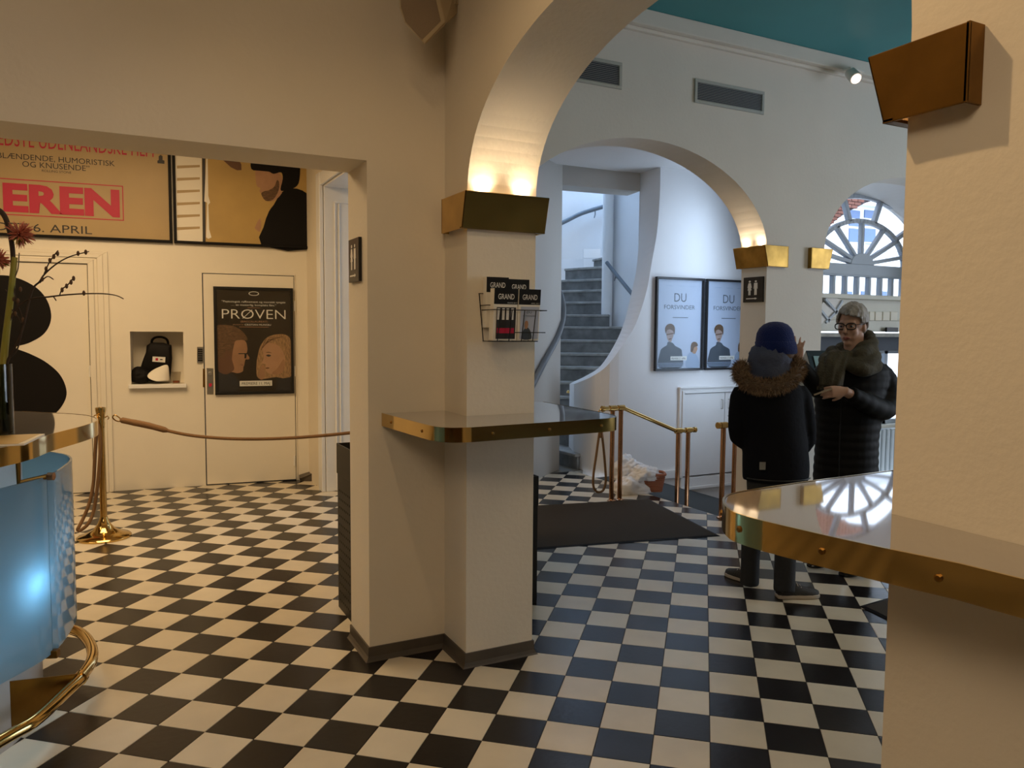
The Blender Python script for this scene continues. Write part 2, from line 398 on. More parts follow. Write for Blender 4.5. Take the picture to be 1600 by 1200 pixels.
struct(MB().prism([V((x, y, 3.17)) for x, y in ((0.75, 1.51), (3.47, 1.51), (3.60, 2.05), (5.75, 3.55), (5.75, 3.9), (0.75, 3.9))], (0, 0, 0.1)).build('ceiling_corridor', 'plaster_smooth'))
# cornice of the lobby
c = MB(); c.box(0.33, 1.17, 3.46, 8.0, 1.25, CEIL); c.box(0.33, 1.215, 3.435, 8.0, 1.25, 3.46)
struct(c.build('trim_1', 'plaster', bevel=0.006))
# back wall of the left room, slightly skewed
B0 = V((-1.0, 4.73, 0)); BD = V((0.9943, -0.1066, 0)); BN = V((-0.1066, -0.9943, 0))
def bw(x, y, k=0.0): return on(x, y, B0 + BN * k, BN)
def bs(s, z, k=0.0): return B0 + BD * s + V((0, 0, z)) + BN * k
def bsz(x, y):
    p = bw(x, y); return (p - B0).dot(BD), p.z
n0, zt = bsz(203, 518); n1, _ = bsz(286, 518); zb = bsz(250, 600)[1]
b = MB()
for s0, s1, z0, z1 in ((-5.6, n0, 0, 3.2), (n1, 1.5, 0, 3.2), (n0, n1, 0, zb), (n0, n1, zt, 3.2)):
    b.prism([bs(s0, z0), bs(s1, z0), bs(s1, z1), bs(s0, z1)], -BN * 0.16)
b.prism([bs(n0 - 0.05, zb - 0.05, -0.24), bs(n1 + 0.05, zb - 0.05, -0.24), bs(n1 + 0.05, zt + 0.05, -0.24), bs(n0 - 0.05, zt + 0.05, -0.24)], -BN * 0.03)
for a in ((n0 - 0.03, n0, zb - 0.03, zt + 0.03), (n1, n1 + 0.03, zb - 0.03, zt + 0.03), (n0, n1, zb - 0.03, zb), (n0, n1, zt, zt + 0.03)):
    b.prism([bs(a[0], a[2], -0.15), bs(a[1], a[2], -0.15), bs(a[1], a[3], -0.15), bs(a[0], a[3], -0.15)], -BN * 0.1)
struct(b.build('wall_back', 'white_paint'))
# raised lower panel and shelf board below the niche
b = MB(); b.prism([bs(n0 - 0.02, zb - 0.035, 0.0), bs(n1 + 0.02, zb - 0.035, 0.0), bs(n1 + 0.02, zb, 0.0), bs(n0 - 0.02, zb, 0.0)], BN * 0.05)
struct(b.build('trim_2', 'white_gloss', bevel=0.004))
# right wall of the left room with a deep doorway
W('wall_passage_far', 0.33, 3.95, 0, 0.78, 4.70, 3.2); W('wall_passage_head', 0.33, 1.9, 2.76, 0.78, 3.95, 3.2); W('wall_passage_near', 0.33, 1.51, 0, 0.78, 1.9, 3.2)
W('wall_passage_end', 0.33, 0.55, 0, 0.375, 1.25, CEIL)
t = MB()
t.box(0.34, 3.925, 0, 0.78, 3.95, 2.76)                          # panelled far reveal
t.box(0.30, 3.93, 0, 0.335, 4.06, 2.86); t.box(0.31, 1.8, 2.75, 0.335, 4.06, 2.86)
t.box(0.43, 3.913, 0, 0.445, 3.93, 2.6); t.box(0.47, 3.913, 0, 0.482, 3.93, 2.6); t.box(0.43, 3.913, 2.6, 0.78, 3.93, 2.615)
t.box(0.34, 1.9, 2.735, 0.78, 3.925, 2.76)
struct(t.build('door_3', 'white_gloss', bevel=0.005))
# wall with the posters: a thick curved wall round the foot of the stairs, swept down in a large curve
WPL = [(3.09, 4.3), (3.045, 3.85), (3.04, 3.68), (3.07, 3.58), (3.14, 3.52), (3.24, 3.5), (5.5, 3.5)]
def onwa(x, y):
    d = ray(x, y); best = None
    for (ax, ay), (bx, by) in zip(WPL, WPL[1:]):
        den = d.x * (by - ay) - d.y * (bx - ax)
        if abs(den) < 1e-9: continue
        t = ((ax - CAM.x) * (by - ay) - (ay - CAM.y) * (bx - ax)) / den
        p = CAM + d * t
        s = ((p.x - ax) * (bx - ax) + (p.y - ay) * (by - ay)) / ((bx - ax) ** 2 + (by - ay) ** 2)
        if -0.001 <= s <= 1.001 and t > 0 and (best is None or t < best[0]): best = (t, p)
    return best[1] if best else onY(x, y, 3.5)
FR = [(1032, 262), (1031, 304), (1027, 360), (1018, 412), (1010, 456), (993, 507), (972, 541), (948, 572), (925, 588), (905, 597), (897, 600)]
RE = [(1000, 262), (1000, 304), (999, 365), (994, 422), (987, 456), (976, 501), (962, 535), (939, 571), (916, 587), (895, 597), (890, 600)]
FRc = catmull([V((x, y, 0)) for x, y in FR], 5); REc = catmull([V((x, y, 0)) for x, y in RE], 5)
Fp = [onwa(p.x, p.y) for p in FRc]
Rp = [at(q.x, q.y, to_px(p)[2] + 0.33) for p, q in zip(Fp, REc)]
w = MB()
w.strip(Fp, [V((p.x, p.y, -1.3)) for p in Fp])                                      # face under the curve
right = [V((x, 3.5, 3.2)) for x in (Fp[0].x, 4.4, 5.5)]
w.strip(right, [V((p.x, p.y, -1.3)) for p in right])
w.strip(Fp, Rp); w.strip(Rp, [V((p.x, p.y, -0.2)) for p in Rp])
e0, e1 = Fp[-1], Rp[-1]
w.face([e0, e1, V((e1.x, e1.y, -0.2)), V((e0.x, e0.y, -0.2))])
struct(w.build('wall_stair', 'plaster_smooth'))
# wall beside the stair and the lintel over it
L0, L1 = V((2.24, 3.54, 0)), V((2.843, 4.01, 0)); LE = at(1000, 304, to_px(Rp[0])[2]); LE = V((LE.x, LE.y, 0))
ztl = at(875, 294.5, to_px(L1)[2]).z; ztr = at(1001, 304, to_px(LE)[2]).z
w = MB()
w.face([L0, L1, V((L1.x, L1.y, 3.2)), V((L0.x, L0.y, 3.2))])
w.prism([V((L1.x, L1.y, ztl)), V((LE.x, LE.y, ztr)), V((LE.x, LE.y, 3.2)), V((L1.x, L1.y, 3.2))], (0.05, 0.30, 0))
w.prism([V((L1.x, L1.y, -0.1)), V((L1.x - 0.15, L1.y + 0.05, -0.1)), V((L1.x - 0.15, L1.y + 0.05, 3.2)), V((L1.x, L1.y, 3.2))], (0.02, 0.12, 0))
w.face([V((0.78, 3.5, 0)), L0, V((L0.x, L0.y, 3.2)), V((0.78, 3.5, 3.2))])
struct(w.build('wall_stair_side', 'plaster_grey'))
# stair shaft
w = MB()
o = [at(x, 500, z) for x, z in ((700, 10.0), (780, 11.2), (840, 11.9), (900, 12.1), (945, 11.9), (1000, 11.3))]
o = catmull(o, 6)
w.strip([V((p.x, p.y, 5.2)) for p in o], [V((p.x, p.y, -0.1)) for p in o])
r0, r1 = at(952, 500, 10.75), at(1075, 500, 9.2)
w.face([V((r0.x, r0.y, -0.1)), V((r1.x, r1.y, -0.1)), V((r1.x, r1.y, 5.2)), V((r0.x, r0.y, 5.2))])
w.face([V((o[0].x, o[0].y, -0.1)), L1 + V((-.1, .1, -.1)), L1 + V((-.1, .1, 5.2)), V((o[0].x, o[0].y, 5.2))])
struct(w.build('wall_stair_shaft', 'plaster_smooth', smooth=True))
c = at(949, 420, 10.6)
struct(MB().cyl(V((c.x, c.y, 0)), V((c.x, c.y, 5.2)), 0.074, 24).build('trim_3', 'white_gloss', smooth=True))
struct(MB().box(0.6, 3.9, 5.2, 6.0, 9.2, 5.3).build('ceiling_stair', 'plaster_smooth'))
struct(MB().box(2.7, 3.9, 3.2, 6.0, 4.0, 5.2).build('wall_stair_upper', 'plaster_smooth'))
# end wall of the corridor and the deep recess of the fan window
a, b2, b3 = V((3.47, 1.51, -1.3)), V((3.60, 2.05, -1.3)), V((5.75, 3.55, -1.3))
w = MB()
for p, q in ((a, b2), (b2, b3)):
    n = (q - p).cross(V((0, 0, 1))).normalized() * 0.04
    w.prism([p, q, V((q.x, q.y, 3.2)), V((p.x, p.y, 3.2))], n)
struct(w.build('wall_corridor', 'plaster_smooth'))
w = MB()
i0 = [V((x, 1.51, z)) for x, z in [(3.57, 0)] + A3[::-1] + [(5.80, 0)]]
w.strip(i0, [p + V((0, 0.53, 0)) for p in i0])
o0 = [V((x, 1.51, z)) for x, z in [(3.52, 0)] + [(4.68 + (x - 4.68) * 1.04, 2.06 + (z - 2.06) * 1.06) for x, z in A3[::-1]] + [(5.86, 0)]]
w.strip(o0, [p + V((0, 0.53, 0)) for p in o0])
struct(w.build('wall_recess', 'plaster_smooth'))
struct(MB().box(3.57, 1.90, 0, 5.80, 2.06, 0.60).build('wall_sill', 'cream_panel'))

# ---------------------------------------------------------------- floor
struct(MB().box(-6.6, -7.1, -0.15, 2.93, 6.0, -0.003).build('floor_far', 'grout'))
fl = MB(); fl.box(2.93, -7.1, -0.15, 8.1, 1.36, -0.003)
floor = struct(fl.build('floor', 'grout'))
G0 = V((-0.238444, 0.571767, 0)); ca, sa = math.cos(math.radians(41)), math.sin(math.radians(41))
def grid(u, v):
    x, y = u * 0.2 - G0.x, v * 0.2 - G0.y
    return V((ca * x + sa * y, -sa * x + ca * y, 0))
def clipx(P, X):
    out = []
    for i in range(len(P)):
        a, b = P[i - 1], P[i]
        if (a.x <= X) != (b.x <= X): out.append(a + (b - a) * ((X - a.x) / (b.x - a.x)))
        if b.x <= X: out.append(b)
    return out
MATQ = [V((0.55, 1.60, 0)), V((2.529, 1.189, 0)), V((2.81, 2.395, 0)), V((0.83, 2.81, 0))]
def inside(P, Q):
    return all((Q[(i + 1) % 4] - Q[i]).cross(P - Q[i]).z > 0 for i in range(4))
def tile_vis(c):
    x, y, z = to_px(c)
    if z < 0.3 or x < -10 or x > 1395 or y > 1215 or inside(c, MATQ): return False
    if x < 112 and y < 1040: return False
    if 112 <= x < 535 and y > 752: return True
    if 832 < x and y > 735 and c.x < 3.0: return not (x > 1160 and y < 850)
    return y > (1000 + abs(x - 640) * -0.0 if x < 545 else 1035)
cells = []
for i in range(-46, 60):
    for j in range(-52, 62):
        k = 0.0017 / 0.2
        P = [grid(i + k, j + k), grid(i + 1 - k, j + k), grid(i + 1 - k, j + 1 - k), grid(i + k, j + 1 - k)]
        c = grid(i + 0.5, j + 0.5)
        if not (-6.5 < c.x < 8.0 and -7.0 < c.y < 5.2): continue
        if c.y > 1.36:
            if min(p.x for p in P) > 2.94: continue
            P = clipx(P, 2.945)
            if len(P) < 3: continue
            if c.y > 3.95 and c.x > 0.7: continue
        if c.y > 4.9 - 0.0 * c.x: continue
        vis = tile_vis(c); area = 0
        if vis:
            q = [to_px(p) for p in P]
            area = abs(sum(q[a - 1][0] * q[a][1] - q[a][0] * q[a - 1][1] for a in range(len(q)))) / 2
        cells.append((area, (i + j) % 2, P))
cells.sort(key=lambda t: -t[0])
def tile_mesh(mb, P, seat):
    rnd = random.uniform(-0.0005, 0.0003)
    z = [rnd + random.uniform(-0.00025, 0.00025) for _ in P]
    top = [V((p.x, p.y, zz)) for p, zz in zip(P, z)]; bot = [V((p.x, p.y, -0.012)) for p in P]
    n = len(P); mb.add(bot + top, [tuple(range(n, 2 * n))] + [(a, (a + 1) % n, n + (a + 1) % n, n + a) for a in range(n)])
rest = {'tile_black': MB(), 'tile_cream': MB()}
for idx, (area, colr, P) in enumerate(cells):
    if idx < 300:
        mb = MB(); tile_mesh(mb, P, 0)
        mb.build('tile', random.choice(['tile_cream', 'tile_cream', 'tile_cream_pale'] if colr else ['tile_black', 'tile_black', 'tile_black_worn']), floor)
    else: tile_mesh(rest['tile_cream' if colr else 'tile_black'], P, 0)
for k, mb in rest.items(): mb.build('checkered_tiles', k, floor, stuff=True)
# carpeted ramp going down to the right
rp = MB(); nx, ny = 16, 10
for i in range(nx + 1):
    for j in range(ny + 1):
        x = 2.945 + (5.6 - 2.945) * i / nx; y = 1.40 + (3.52 - 1.40) * j / ny
        rp.v.append(V((x, y, min(-0.012, -0.163 - 0.31 * (x - 3.93) + 0.20 * (y - 3.5)))))
for i in range(nx):
    for j in range(ny):
        a = i * (ny + 1) + j; rp.f.append((a, a + ny + 1, a + ny + 2, a + 1)); rp.m.append(0)
struct(rp.build('floor_ramp', 'grey_carpet'))
struct(MB().box(2.935, 1.36, -0.5, 2.95, 3.52, -0.001).build('trim_4', 'base_tile'))
# stone threshold at the foot of the stairs
struct(MB().prism([V((0.8, 3.9, -0.14)), V((3.1, 3.86, -0.14)), V((3.1, 9.2, -0.14)), V((0.8, 9.2, -0.14))], (0, 0, 0.141)).build('floor_stair', 'stone_floor'))

# ---------------------------------------------------------------- baseboards with a coved foot
def baseboard(name, path, h=0.062, closed=False, m='base_tile', out=0.022):
    prof = [(0.0, h), (0.007, h), (0.008, 0.02), (out * 0.7, 0.006), (out, 0.0)]
    P = [V((x, y, 0)) for x, y in path]; rings = []
    for i, p in enumerate(P):
        ns = []
        for a, b in ((i - 1, i), (i, i + 1)):
            if a >= 0 and b < len(P):
                t = (P[b] - P[a]).normalized(); ns.append(V((t.y, -t.x, 0)))
        nrm = sum(ns, V((0, 0, 0))).normalized(); k = 1 / max(0.4, nrm.dot(ns[0]))
        rings.append([p + nrm * (o * k) + V((0, 0, z)) for o, z in prof])
    mb = MB(); mb.loft(rings, caps=False, closed=False)
    return struct(mb.build(name, m))
baseboard('baseboard_left', [(-0.36, 0.55), (-0.36, 0.25), (0, 0.25), (0, 0), (0.33, 0), (0.33, 0.5)])
baseboard('baseboard_right', [(0.33, -2.052), (0, -2.052), (0, -7)])
baseboard('baseboard_front', [(2.97, 1.50), (2.97, 1.25), (3.56, 1.25), (3.56, 1.44)])
pe = Fp[-1]
baseboard('baseboard_stair', [(Rp[-1].x, Rp[-1].y), (pe.x, pe.y), (3.045, 3.95)], 0.07)
# white skirting along the ramp wall
k = MB()
def rz(x): return -0.163 - 0.31 * (x - 3.93)
k.box(3.25, 3.47, -0.09, 4.05, 3.5, 0.0); k.box(4.05, 3.475, -0.20, 5.4, 3.5, -0.10); k.box(4.05, 3.46, -0.235, 4.9, 3.5, -0.20)
struct(k.build('baseboard_far', 'white_gloss', bevel=0.006))
# ================================================================ window with the fan light
WY = 2.0
def wy(x, y, Y=WY): return onY(x, y, Y)
win = struct(empty('window_1', (4.68, WY, 0.6)))
HX, HZ = wy(1344, 414).x, wy(1344, 414).z
HX0 = HX
def fan(ang, r):                                    # an ellipse family round the hub
    return V((HX + 1.52 * r * math.cos(ang), WY, HZ + r * math.sin(ang)))
R1, R2, R3 = 0.405, 0.63, 0.70
fr = MB(); T = 0.022
def bar(mb, p, q, wdt, dep=0.05):
    d = (q - p); mb.obox((p + q) / 2, d, V((0, 1, 0)), d.cross(V((0, 1, 0))), d.length / 2, dep / 2, wdt / 2)
for r in (R1, R2):
    P = [fan(PI * i / 40, r) for i in range(41)]
    for a, b in zip(P, P[1:]): bar(fr, a, b, 0.04)
hubp = [fan(PI * i / 16, 0.105) for i in range(17)]
fr.prism([p - V((0, 0.03, 0)) for p in hubp], (0, 0.06, 0))
sp_in = [14, 37, 60, 90, 124, 148, 166]; sp_out = [40, 75, 106, 140]
for a in sp_in: bar(fr, fan(math.radians(a), 0.09), fan(math.radians(a), R1), 0.034)
for a in sp_out: bar(fr, fan(math.radians(a), R1), fan(math.radians(a), R2), 0.042)
fr.box(3.57, WY - 0.04, HZ - 0.10, 5.80, WY + 0.04, HZ)                         # transom under the fan
# solid board between the outer ring and the arch
oa = [V((x, WY - 0.02, z)) for x, z in A3]
ia = []
for p in oa:
    ang = math.atan2((p.z - HZ), (p.x - HX) / 1.52) if p.z > HZ else (0 if p.x > HX else PI)
    ia.append(fan(max(0, min(PI, ang)), R2) - V((0, 0.02, 0)))
fr.strip(oa, ia)
z0, z1 = wy(1345, 465).z, wy(1345, 433).z
fr.box(3.57, WY - 0.03, z0 - 0.04, 5.80, WY + 0.03, z0); fr.box(3.57, WY - 0.03, z1, 5.80, WY + 0.03, HZ - 0.09)
edges = [1281, 1297, 1314.5, 1332, 1350.5, 1369, 1388.5, 1408.5]
xs = [wy(e, 450).x for e in edges]; pitch = (xs[-1] - xs[0]) / 7
x = xs[0]
while x > 3.7: x -= pitch
allx = [x + pitch * i for i in range(0, 16) if x + pitch * i < 5.8]
for x in allx: fr.box(x - 0.017, WY - 0.025, z0, x + 0.017, WY + 0.025, z1)
struct(fr.build('window_frame', 'window_grey', win, bevel=0.004, seg=1))
angs = [0] + [math.radians(a) for a in sp_in] + [PI]
for a, b in zip(angs, angs[1:]):
    P = [fan(a + (b - a) * i / 4, R1) for i in range(5)] + [fan(b - (b - a) * i / 4, 0.1) for i in range(5)]
    MB().prism(P, (0, 0.004, 0)).build('pane', 'clear_glass', win)
angs = [0] + [math.radians(a) for a in sp_out] + [PI]
for a, b in zip(angs, angs[1:]):
    P = [fan(a + (b - a) * i / 8, R2) for i in range(9)] + [fan(b - (b - a) * i / 8, R1) for i in range(9)]
    MB().prism(P, (0, 0.004, 0)).build('pane', 'clear_glass', win)
for a, b in zip(allx, allx[1:]): MB().box(a + 0.012, WY, z0, b - 0.012, WY + 0.004, z1).build('pane', 'clear_glass', win)
# cream boarding with square lights, low windows and ledge in the recess
zb_, zt_ = wy(1345, 518, 1.80).z, wy(1345, 463, 1.80).z
cp = MB(); cp.box(3.57, 1.80, zb_, 5.80, 1.96, zt_)
cp.box(3.57, 1.72, zt_ - 0.03, 5.80, 1.98, zt_ + 0.01); cp.box(3.57, 1.785, zb_ + 0.10, 5.80, 1.80, zb_ + 0.12)
struct(cp.build('trim_5', 'cream_panel', bevel=0.006))
box = thing('shop_shelf_board', 'cream boarded ledge with four small square lights under the fan window', 'ledge', (4.9, 1.78, zb_))
for i, (a, b) in enumerate(((1357, 1364), (1366, 1376), (1378, 1388), (1390, 1400))):
    p, q = wy(a, 487, 1.79), wy(b, 501, 1.79)
    MB().box(p.x, 1.775, q.z, q.x, 1.797, p.z).build('square_light', 'paper', box, bevel=0.004)
p, q = wy(1280, 520, 1.70), wy(1412, 525, 1.70)
MB().box(3.6, 1.68, q.z - 0.01, 5.79, 1.97, p.z).build('ledge_board', 'stair_tread', box, bevel=0.004)
s = MB(); p, q = wy(1384, 511.5, 1.77), wy(1401, 519, 1.77); s.box(p.x, 1.755, q.z, q.x, 1.776, p.z)
tag(s.build('notice', 'sign_dark'), 'small dark plaque standing on the ledge under the fan window', 'sign')
struct(MB().box(3.57, 1.82, wy(1345, 548, 1.9).z, 5.80, 1.98, wy(1345, 526, 1.9).z).build('trim_6', 'vent_dark'))
win2 = struct(empty('window_2', (4.68, WY, 0.6)))
f2 = MB(); zl, zh = 0.60, wy(1345, 548, 1.98).z
for x in (3.59, 4.15, 4.72, 5.28, 5.77): f2.box(x - 0.022, 1.97, zl, x + 0.022, 2.03, zh)
f2.box(3.57, 1.97, zl, 5.8, 2.03, zl + 0.04); f2.box(3.57, 1.97, zh - 0.03, 5.8, 2.03, zh)
f2.build('window_frame', 'window_grey', win2)
for a, b in zip((3.61, 4.17, 4.74, 5.30), (4.13, 4.70, 5.26, 5.75)): MB().box(a, 2.0, zl + 0.04, b, 2.004, zh - 0.03).build('pane', 'clear_glass', win2)
lat = thing('lattice_light', 'slanting lattice of pale panes between grey bars left of the woman in glasses', 'lattice', wy(1290, 512, 1.74))
for q4 in ([(1289, 465), (1297, 462), (1315, 469), (1306, 487)], [(1287, 472), (1304, 489), (1294, 499), (1280, 481)], [(1277, 484), (1291, 502), (1279, 509), (1272, 498)]):
    MB().prism([wy(x, y, 1.74) for x, y in q4], (0, 0.006, 0)).build('pane', 'cloth_white', lat)  # opaque white panes, their colour standing in for outdoor light through glass
lb = MB()
for (a, b) in (((1289, 467), (1308, 489)), ((1280, 482), (1296, 502)), ((1305, 488), (1290, 504)), ((1316, 470), (1304, 490))):
    bar(lb, wy(*a, 1.735), wy(*b, 1.735), 0.02, 0.02)
lb.build('lattice_bars', 'window_grey', lat)
# radiator
r = thing('radiator', 'pale ribbed radiator standing below the window right of the woman', 'radiator', (4.95, 1.86, 0.14))
n = 0
for i in range(13):
    x = 4.62 + i * 0.062
    MB().box(x, 1.80, 0.16, x + 0.046, 1.88, 0.575).build('fin', 'radiator', r, bevel=0.012)
MB().cyl((4.6, 1.84, 0.2), (5.43, 1.84, 0.2), 0.016, 10).build('pipe', 'radiator', r)
for x in (4.7, 5.35): MB().cyl((x, 1.84, 0), (x, 1.84, 0.18), 0.012, 8).build('foot', 'radiator', r)

# ---------------------------------------------------------------- outside
bd = thing('building', 'pale rendered building across the street, seen through the fan window', 'building', (12, 9.2, -1))
FY = 9.2
MB().box(2.0, FY, -2, 26, FY + 0.3, 12).build('wall', 'facade', bd)
def fpx(a, b, c, d, nm='window', m='facade_glass', dep=0.03):
    p, q = onY(a, b, FY), onY(c, d, FY)
    return MB().box(p.x, FY - dep, q.z, q.x, FY + 0.02, p.z).build(nm, m, bd)
for a, b in ((1326, 1342), (1350, 1366)):
    for c, d in ((328, 342), (346, 354), (356.5, 379)): fpx(a, c, b, d)
for a, b in ((1316, 1330), (1345, 1358), (1372, 1384)): fpx(a, 455, b, 463)
fpx(1300, 318, 1420, 323, 'cornice', 'facade', 0.25); fpx(1300, 386, 1420, 389, 'cornice', 'facade', 0.12)
for a, b in ((1324, 1344), (1348, 1368)): fpx(a, 379, b, 382, 'window_sill', 'facade', 0.12)
struct(MB().box(2.0, 2.3, -2.2, 26, 14, -2.0).build('street', 'stone_floor'))
# brick arch outside the window
BY = 2.55
br = thing('brick_arch', 'red brick arch outside, over the left of the fan window', 'arch', (4.9, BY, 2.5))
low = [(1270, 385), (1290, 361), (1302, 349), (1314, 339), (1332, 328), (1354, 317), (1379, 309), (1415, 304), (1470, 303)]
lowp = [wy(x, y, BY) for x, y in low]
top = [V((p.x, p.y, 3.4)) for p in (lowp[-1], lowp[0])]
MB().prism([p + V((0, 0.015, 0)) for p in lowp] + [p + V((0, 0.015, 0)) for p in top], (0, 0.3, 0)).build('mortar', 'mortar', br)
def low_z(x):
    for a, b in zip(lowp, lowp[1:]):
        if a.x <= x <= b.x: return a.z + (b.z - a.z) * (x - a.x) / (b.x - a.x)
    return 9
bk = MB(); row = 0; z = 2.3
while z < 3.3:
    x = lowp[0].x + (0.048 if row % 2 else 0)
    while x < lowp[-1].x:
        if z > low_z(x + 0.06) and z + 0.03 > low_z(x): bk.box(x, BY - 0.008, z, x + 0.088, BY + 0.02, z + 0.028)
        x += 0.096
    z += 0.035; row += 1
bk.build('bricks', 'brick', br, stuff=True)

# ================================================================ brass sconces
def sconce(label, corner, out, along, length, back, z0, z1, back2=None, lit=True, e=5.0, top=0.062, bot=0.022, side=0.035, m='brass_lamp'):
    """brass up-light box wrapped round the end of a wall: out = into the archway, along = through the wall thickness"""
    c = V(corner); out = V(out); al = V(along); back2 = back if back2 is None else back2
    r = thing('wall_sconce', label, 'lamp', c + out * 0.04 + V((0, 0, z0)), 'brass up-lights at the arch springings')
    t = 0.006
    def P(a, o, z): return c + al * a + out * o + V((0, 0, z))
    def plate(q, nrm): return MB().prism(q, V(nrm) * t)
    a0, a1 = -side, length + side
    plate([P(a0, bot, z0), P(a1, bot, z0), P(a1, top, z1), P(a0, top, z1)], -out).build('front_plate', m, r, bevel=0.002, seg=1)
    for a, bk_, s in ((a0, back, 1), (a1, back2, -1)):
        plate([P(a, bot, z0), P(a, -bk_, z0), P(a, -bk_, z1), P(a, top, z1)], al * s).build('side_plate', m, r, bevel=0.002, seg=1)
        plate([P(a, -bk_, z0), P(a, -bk_, z1), P(a + s * (side - 0.001), -bk_, z1), P(a + s * (side - 0.001), -bk_, z0)], out).build('end_plate', m, r)
    plate([P(a0, bot, z0), P(a1, bot, z0), P(a1, 0.001, z0), P(a0, 0.001, z0)], (0, 0, 1)).build('bottom_plate', m, r)
    for f in (0.2, 0.78):
        p = P(length * f, 0.024, z1 - 0.030)
        MB().cyl(p - V((0, 0, 0.025)), p, 0.014, 14).build('bulb', 'lamp_glow', r)
        if lit: lamp('sconce_light', 'SPOT', p + V((0, 0, 0.012)), e, WARM2, 0.010, p + V((0, 0, 1)) - out * 0.16, math.radians(112), 1.0, parent=r)
    return r
sconce('aged brass up-light box on the centre pillar above the leaflet rack', (0, 0, 0), (0, -1, 0), (1, 0, 0), 0.33, 0.205, 1.905, 2.056, 0.10, e=3.2, m='brass')
sconce('large dark aged brass up-light box on the right pillar nearest the viewer', (0, -2.052, 0), (0, 1, 0), (1, 0, 0), 0.33, 0.14, 1.872, 2.006, e=2.0, m='brass_aged', side=0.042)
sconce('bright brass up-light box above the far toilet sign', (2.97, 1.25, 0), (-1, 0, 0), (0, 1, 0), 0.26, 0.18, 1.962, 2.117, 0.05, e=2.6)
sconce('brass up-light box at the left edge of the fan window archway', (3.56, 1.25, 0), (1, 0, 0), (0, 1, 0), 0.26, 0.17, 1.967, 2.122, 0.05, e=1.0)

# ================================================================ wall ledges
def ledge(name, label, outline, edge, zt, screws, m='stone_top'):
    c = outline[0]; r = thing(name, label, 'ledge', (edge[len(edge) // 2].x, edge[len(edge) // 2].y, zt - 0.055))
    MB().prism([V((p.x, p.y, zt - 0.052)) for p in outline], (0, 0, 0.052)).build('stone_slab', m, r)
    st = MB(); n = len(edge); q = []
    for i, p in enumerate(edge):
        t = (edge[min(i + 1, n - 1)] - edge[max(i - 1, 0)]); t.z = 0; t.normalize(); q.append(p + V((t.y, -t.x, 0)) * 0.005)
    A = [V((p.x, p.y, zt - 0.056)) for p in q]; B = [V((p.x, p.y, zt + 0.001)) for p in q]
    Ai = [V((p.x, p.y, zt - 0.056)) for p in edge]; Bi = [V((p.x, p.y, zt + 0.001)) for p in edge]
    st.strip(A, B); st.strip(B, Bi); st.strip(Ai, A)
    st.build('brass_edge', 'brass_polished', r, smooth=True)
    L = [0]
    for a, b in zip(q, q[1:]): L.append(L[-1] + (b - a).length)
    for f in screws:
        d = f * L[-1]
        for i in range(n - 1):
            if L[i] <= d <= L[i + 1]:
                k = (d - L[i]) / (L[i + 1] - L[i]); p = q[i].lerp(q[i + 1], k); t = (q[i + 1] - q[i]).normalized(); nn = V((t.y, -t.x, 0))
                p = V((p.x, p.y, zt - 0.028))
                MB().tube([p, p + nn * 0.002, p + nn * 0.004], [0.0065, 0.0065, 0.004], 10).build('screw', 'brass_aged', r)
                break
    return r
ZL = 1.11
ed = [V((-0.295, 0.249, 0)), V((-0.268, -0.20, 0)), V((-0.255, -0.29, 0)), V((-0.215, -0.348, 0)), V((-0.14, -0.366, 0)), V((0.05, -0.352, 0)), V((0.35, -0.335, 0)), V((0.50, -0.322, 0)), V((0.575, -0.285, 0)), V((0.612, -0.20, 0)), V((0.625, 0.1, 0)), V((0.63, 0.46, 0))]
ed = [ed[0], ed[1]] + catmull(ed[1:5], 5)[1:] + [ed[5], ed[6]] + catmull(ed[6:10], 5)[1:] + [ed[10], ed[11]]
ledge('wall_ledge', 'brass-edged grey stone ledge wrapped round the centre pillar', ed + [V((0.331, 0.46, 0)), V((0.331, -0.001, 0)), V((-0.001, -0.001, 0)), V((-0.001, 0.249, 0))], ed, ZL, (0.05, 0.2, 0.36, 0.48, 0.6, 0.74, 0.9))
ZR = 1.128
ne = [(1600, 905), (1500, 880.5), (1400, 860), (1300, 838.5), (1200, 815.5), (1165, 806), (1143, 797), (1132.5, 783), (1140, 773.5), (1165, 767.5), (1250, 754.5), (1392, 736)]
er = [onZ(x, y, ZR) for x, y in ne]
d0 = (er[0] - er[2]).normalized()
er = [er[0] + d0 * 0.5] + er[:5] + catmull(er[4:10], 4)[1:] + er[10:]
er += [er[-1] + V((0.08, 0.0, 0)), er[-1] + V((0.14, -0.08, 0)), er[-1] + V((0.15, -0.5, 0))]
er = er[::-1]
ledge('wall_ledge', 'brass-edged grey stone ledge round the right pillar, in front of the people', er + [V((-0.001, er[-1].y, 0)), V((-0.001, -2.051, 0)), V((0.331, -2.051, 0)), V((0.331, er[0].y, 0))], [V(p) for p in er], ZR, (0.47, 0.525, 0.585, 0.66, 0.74, 0.88))

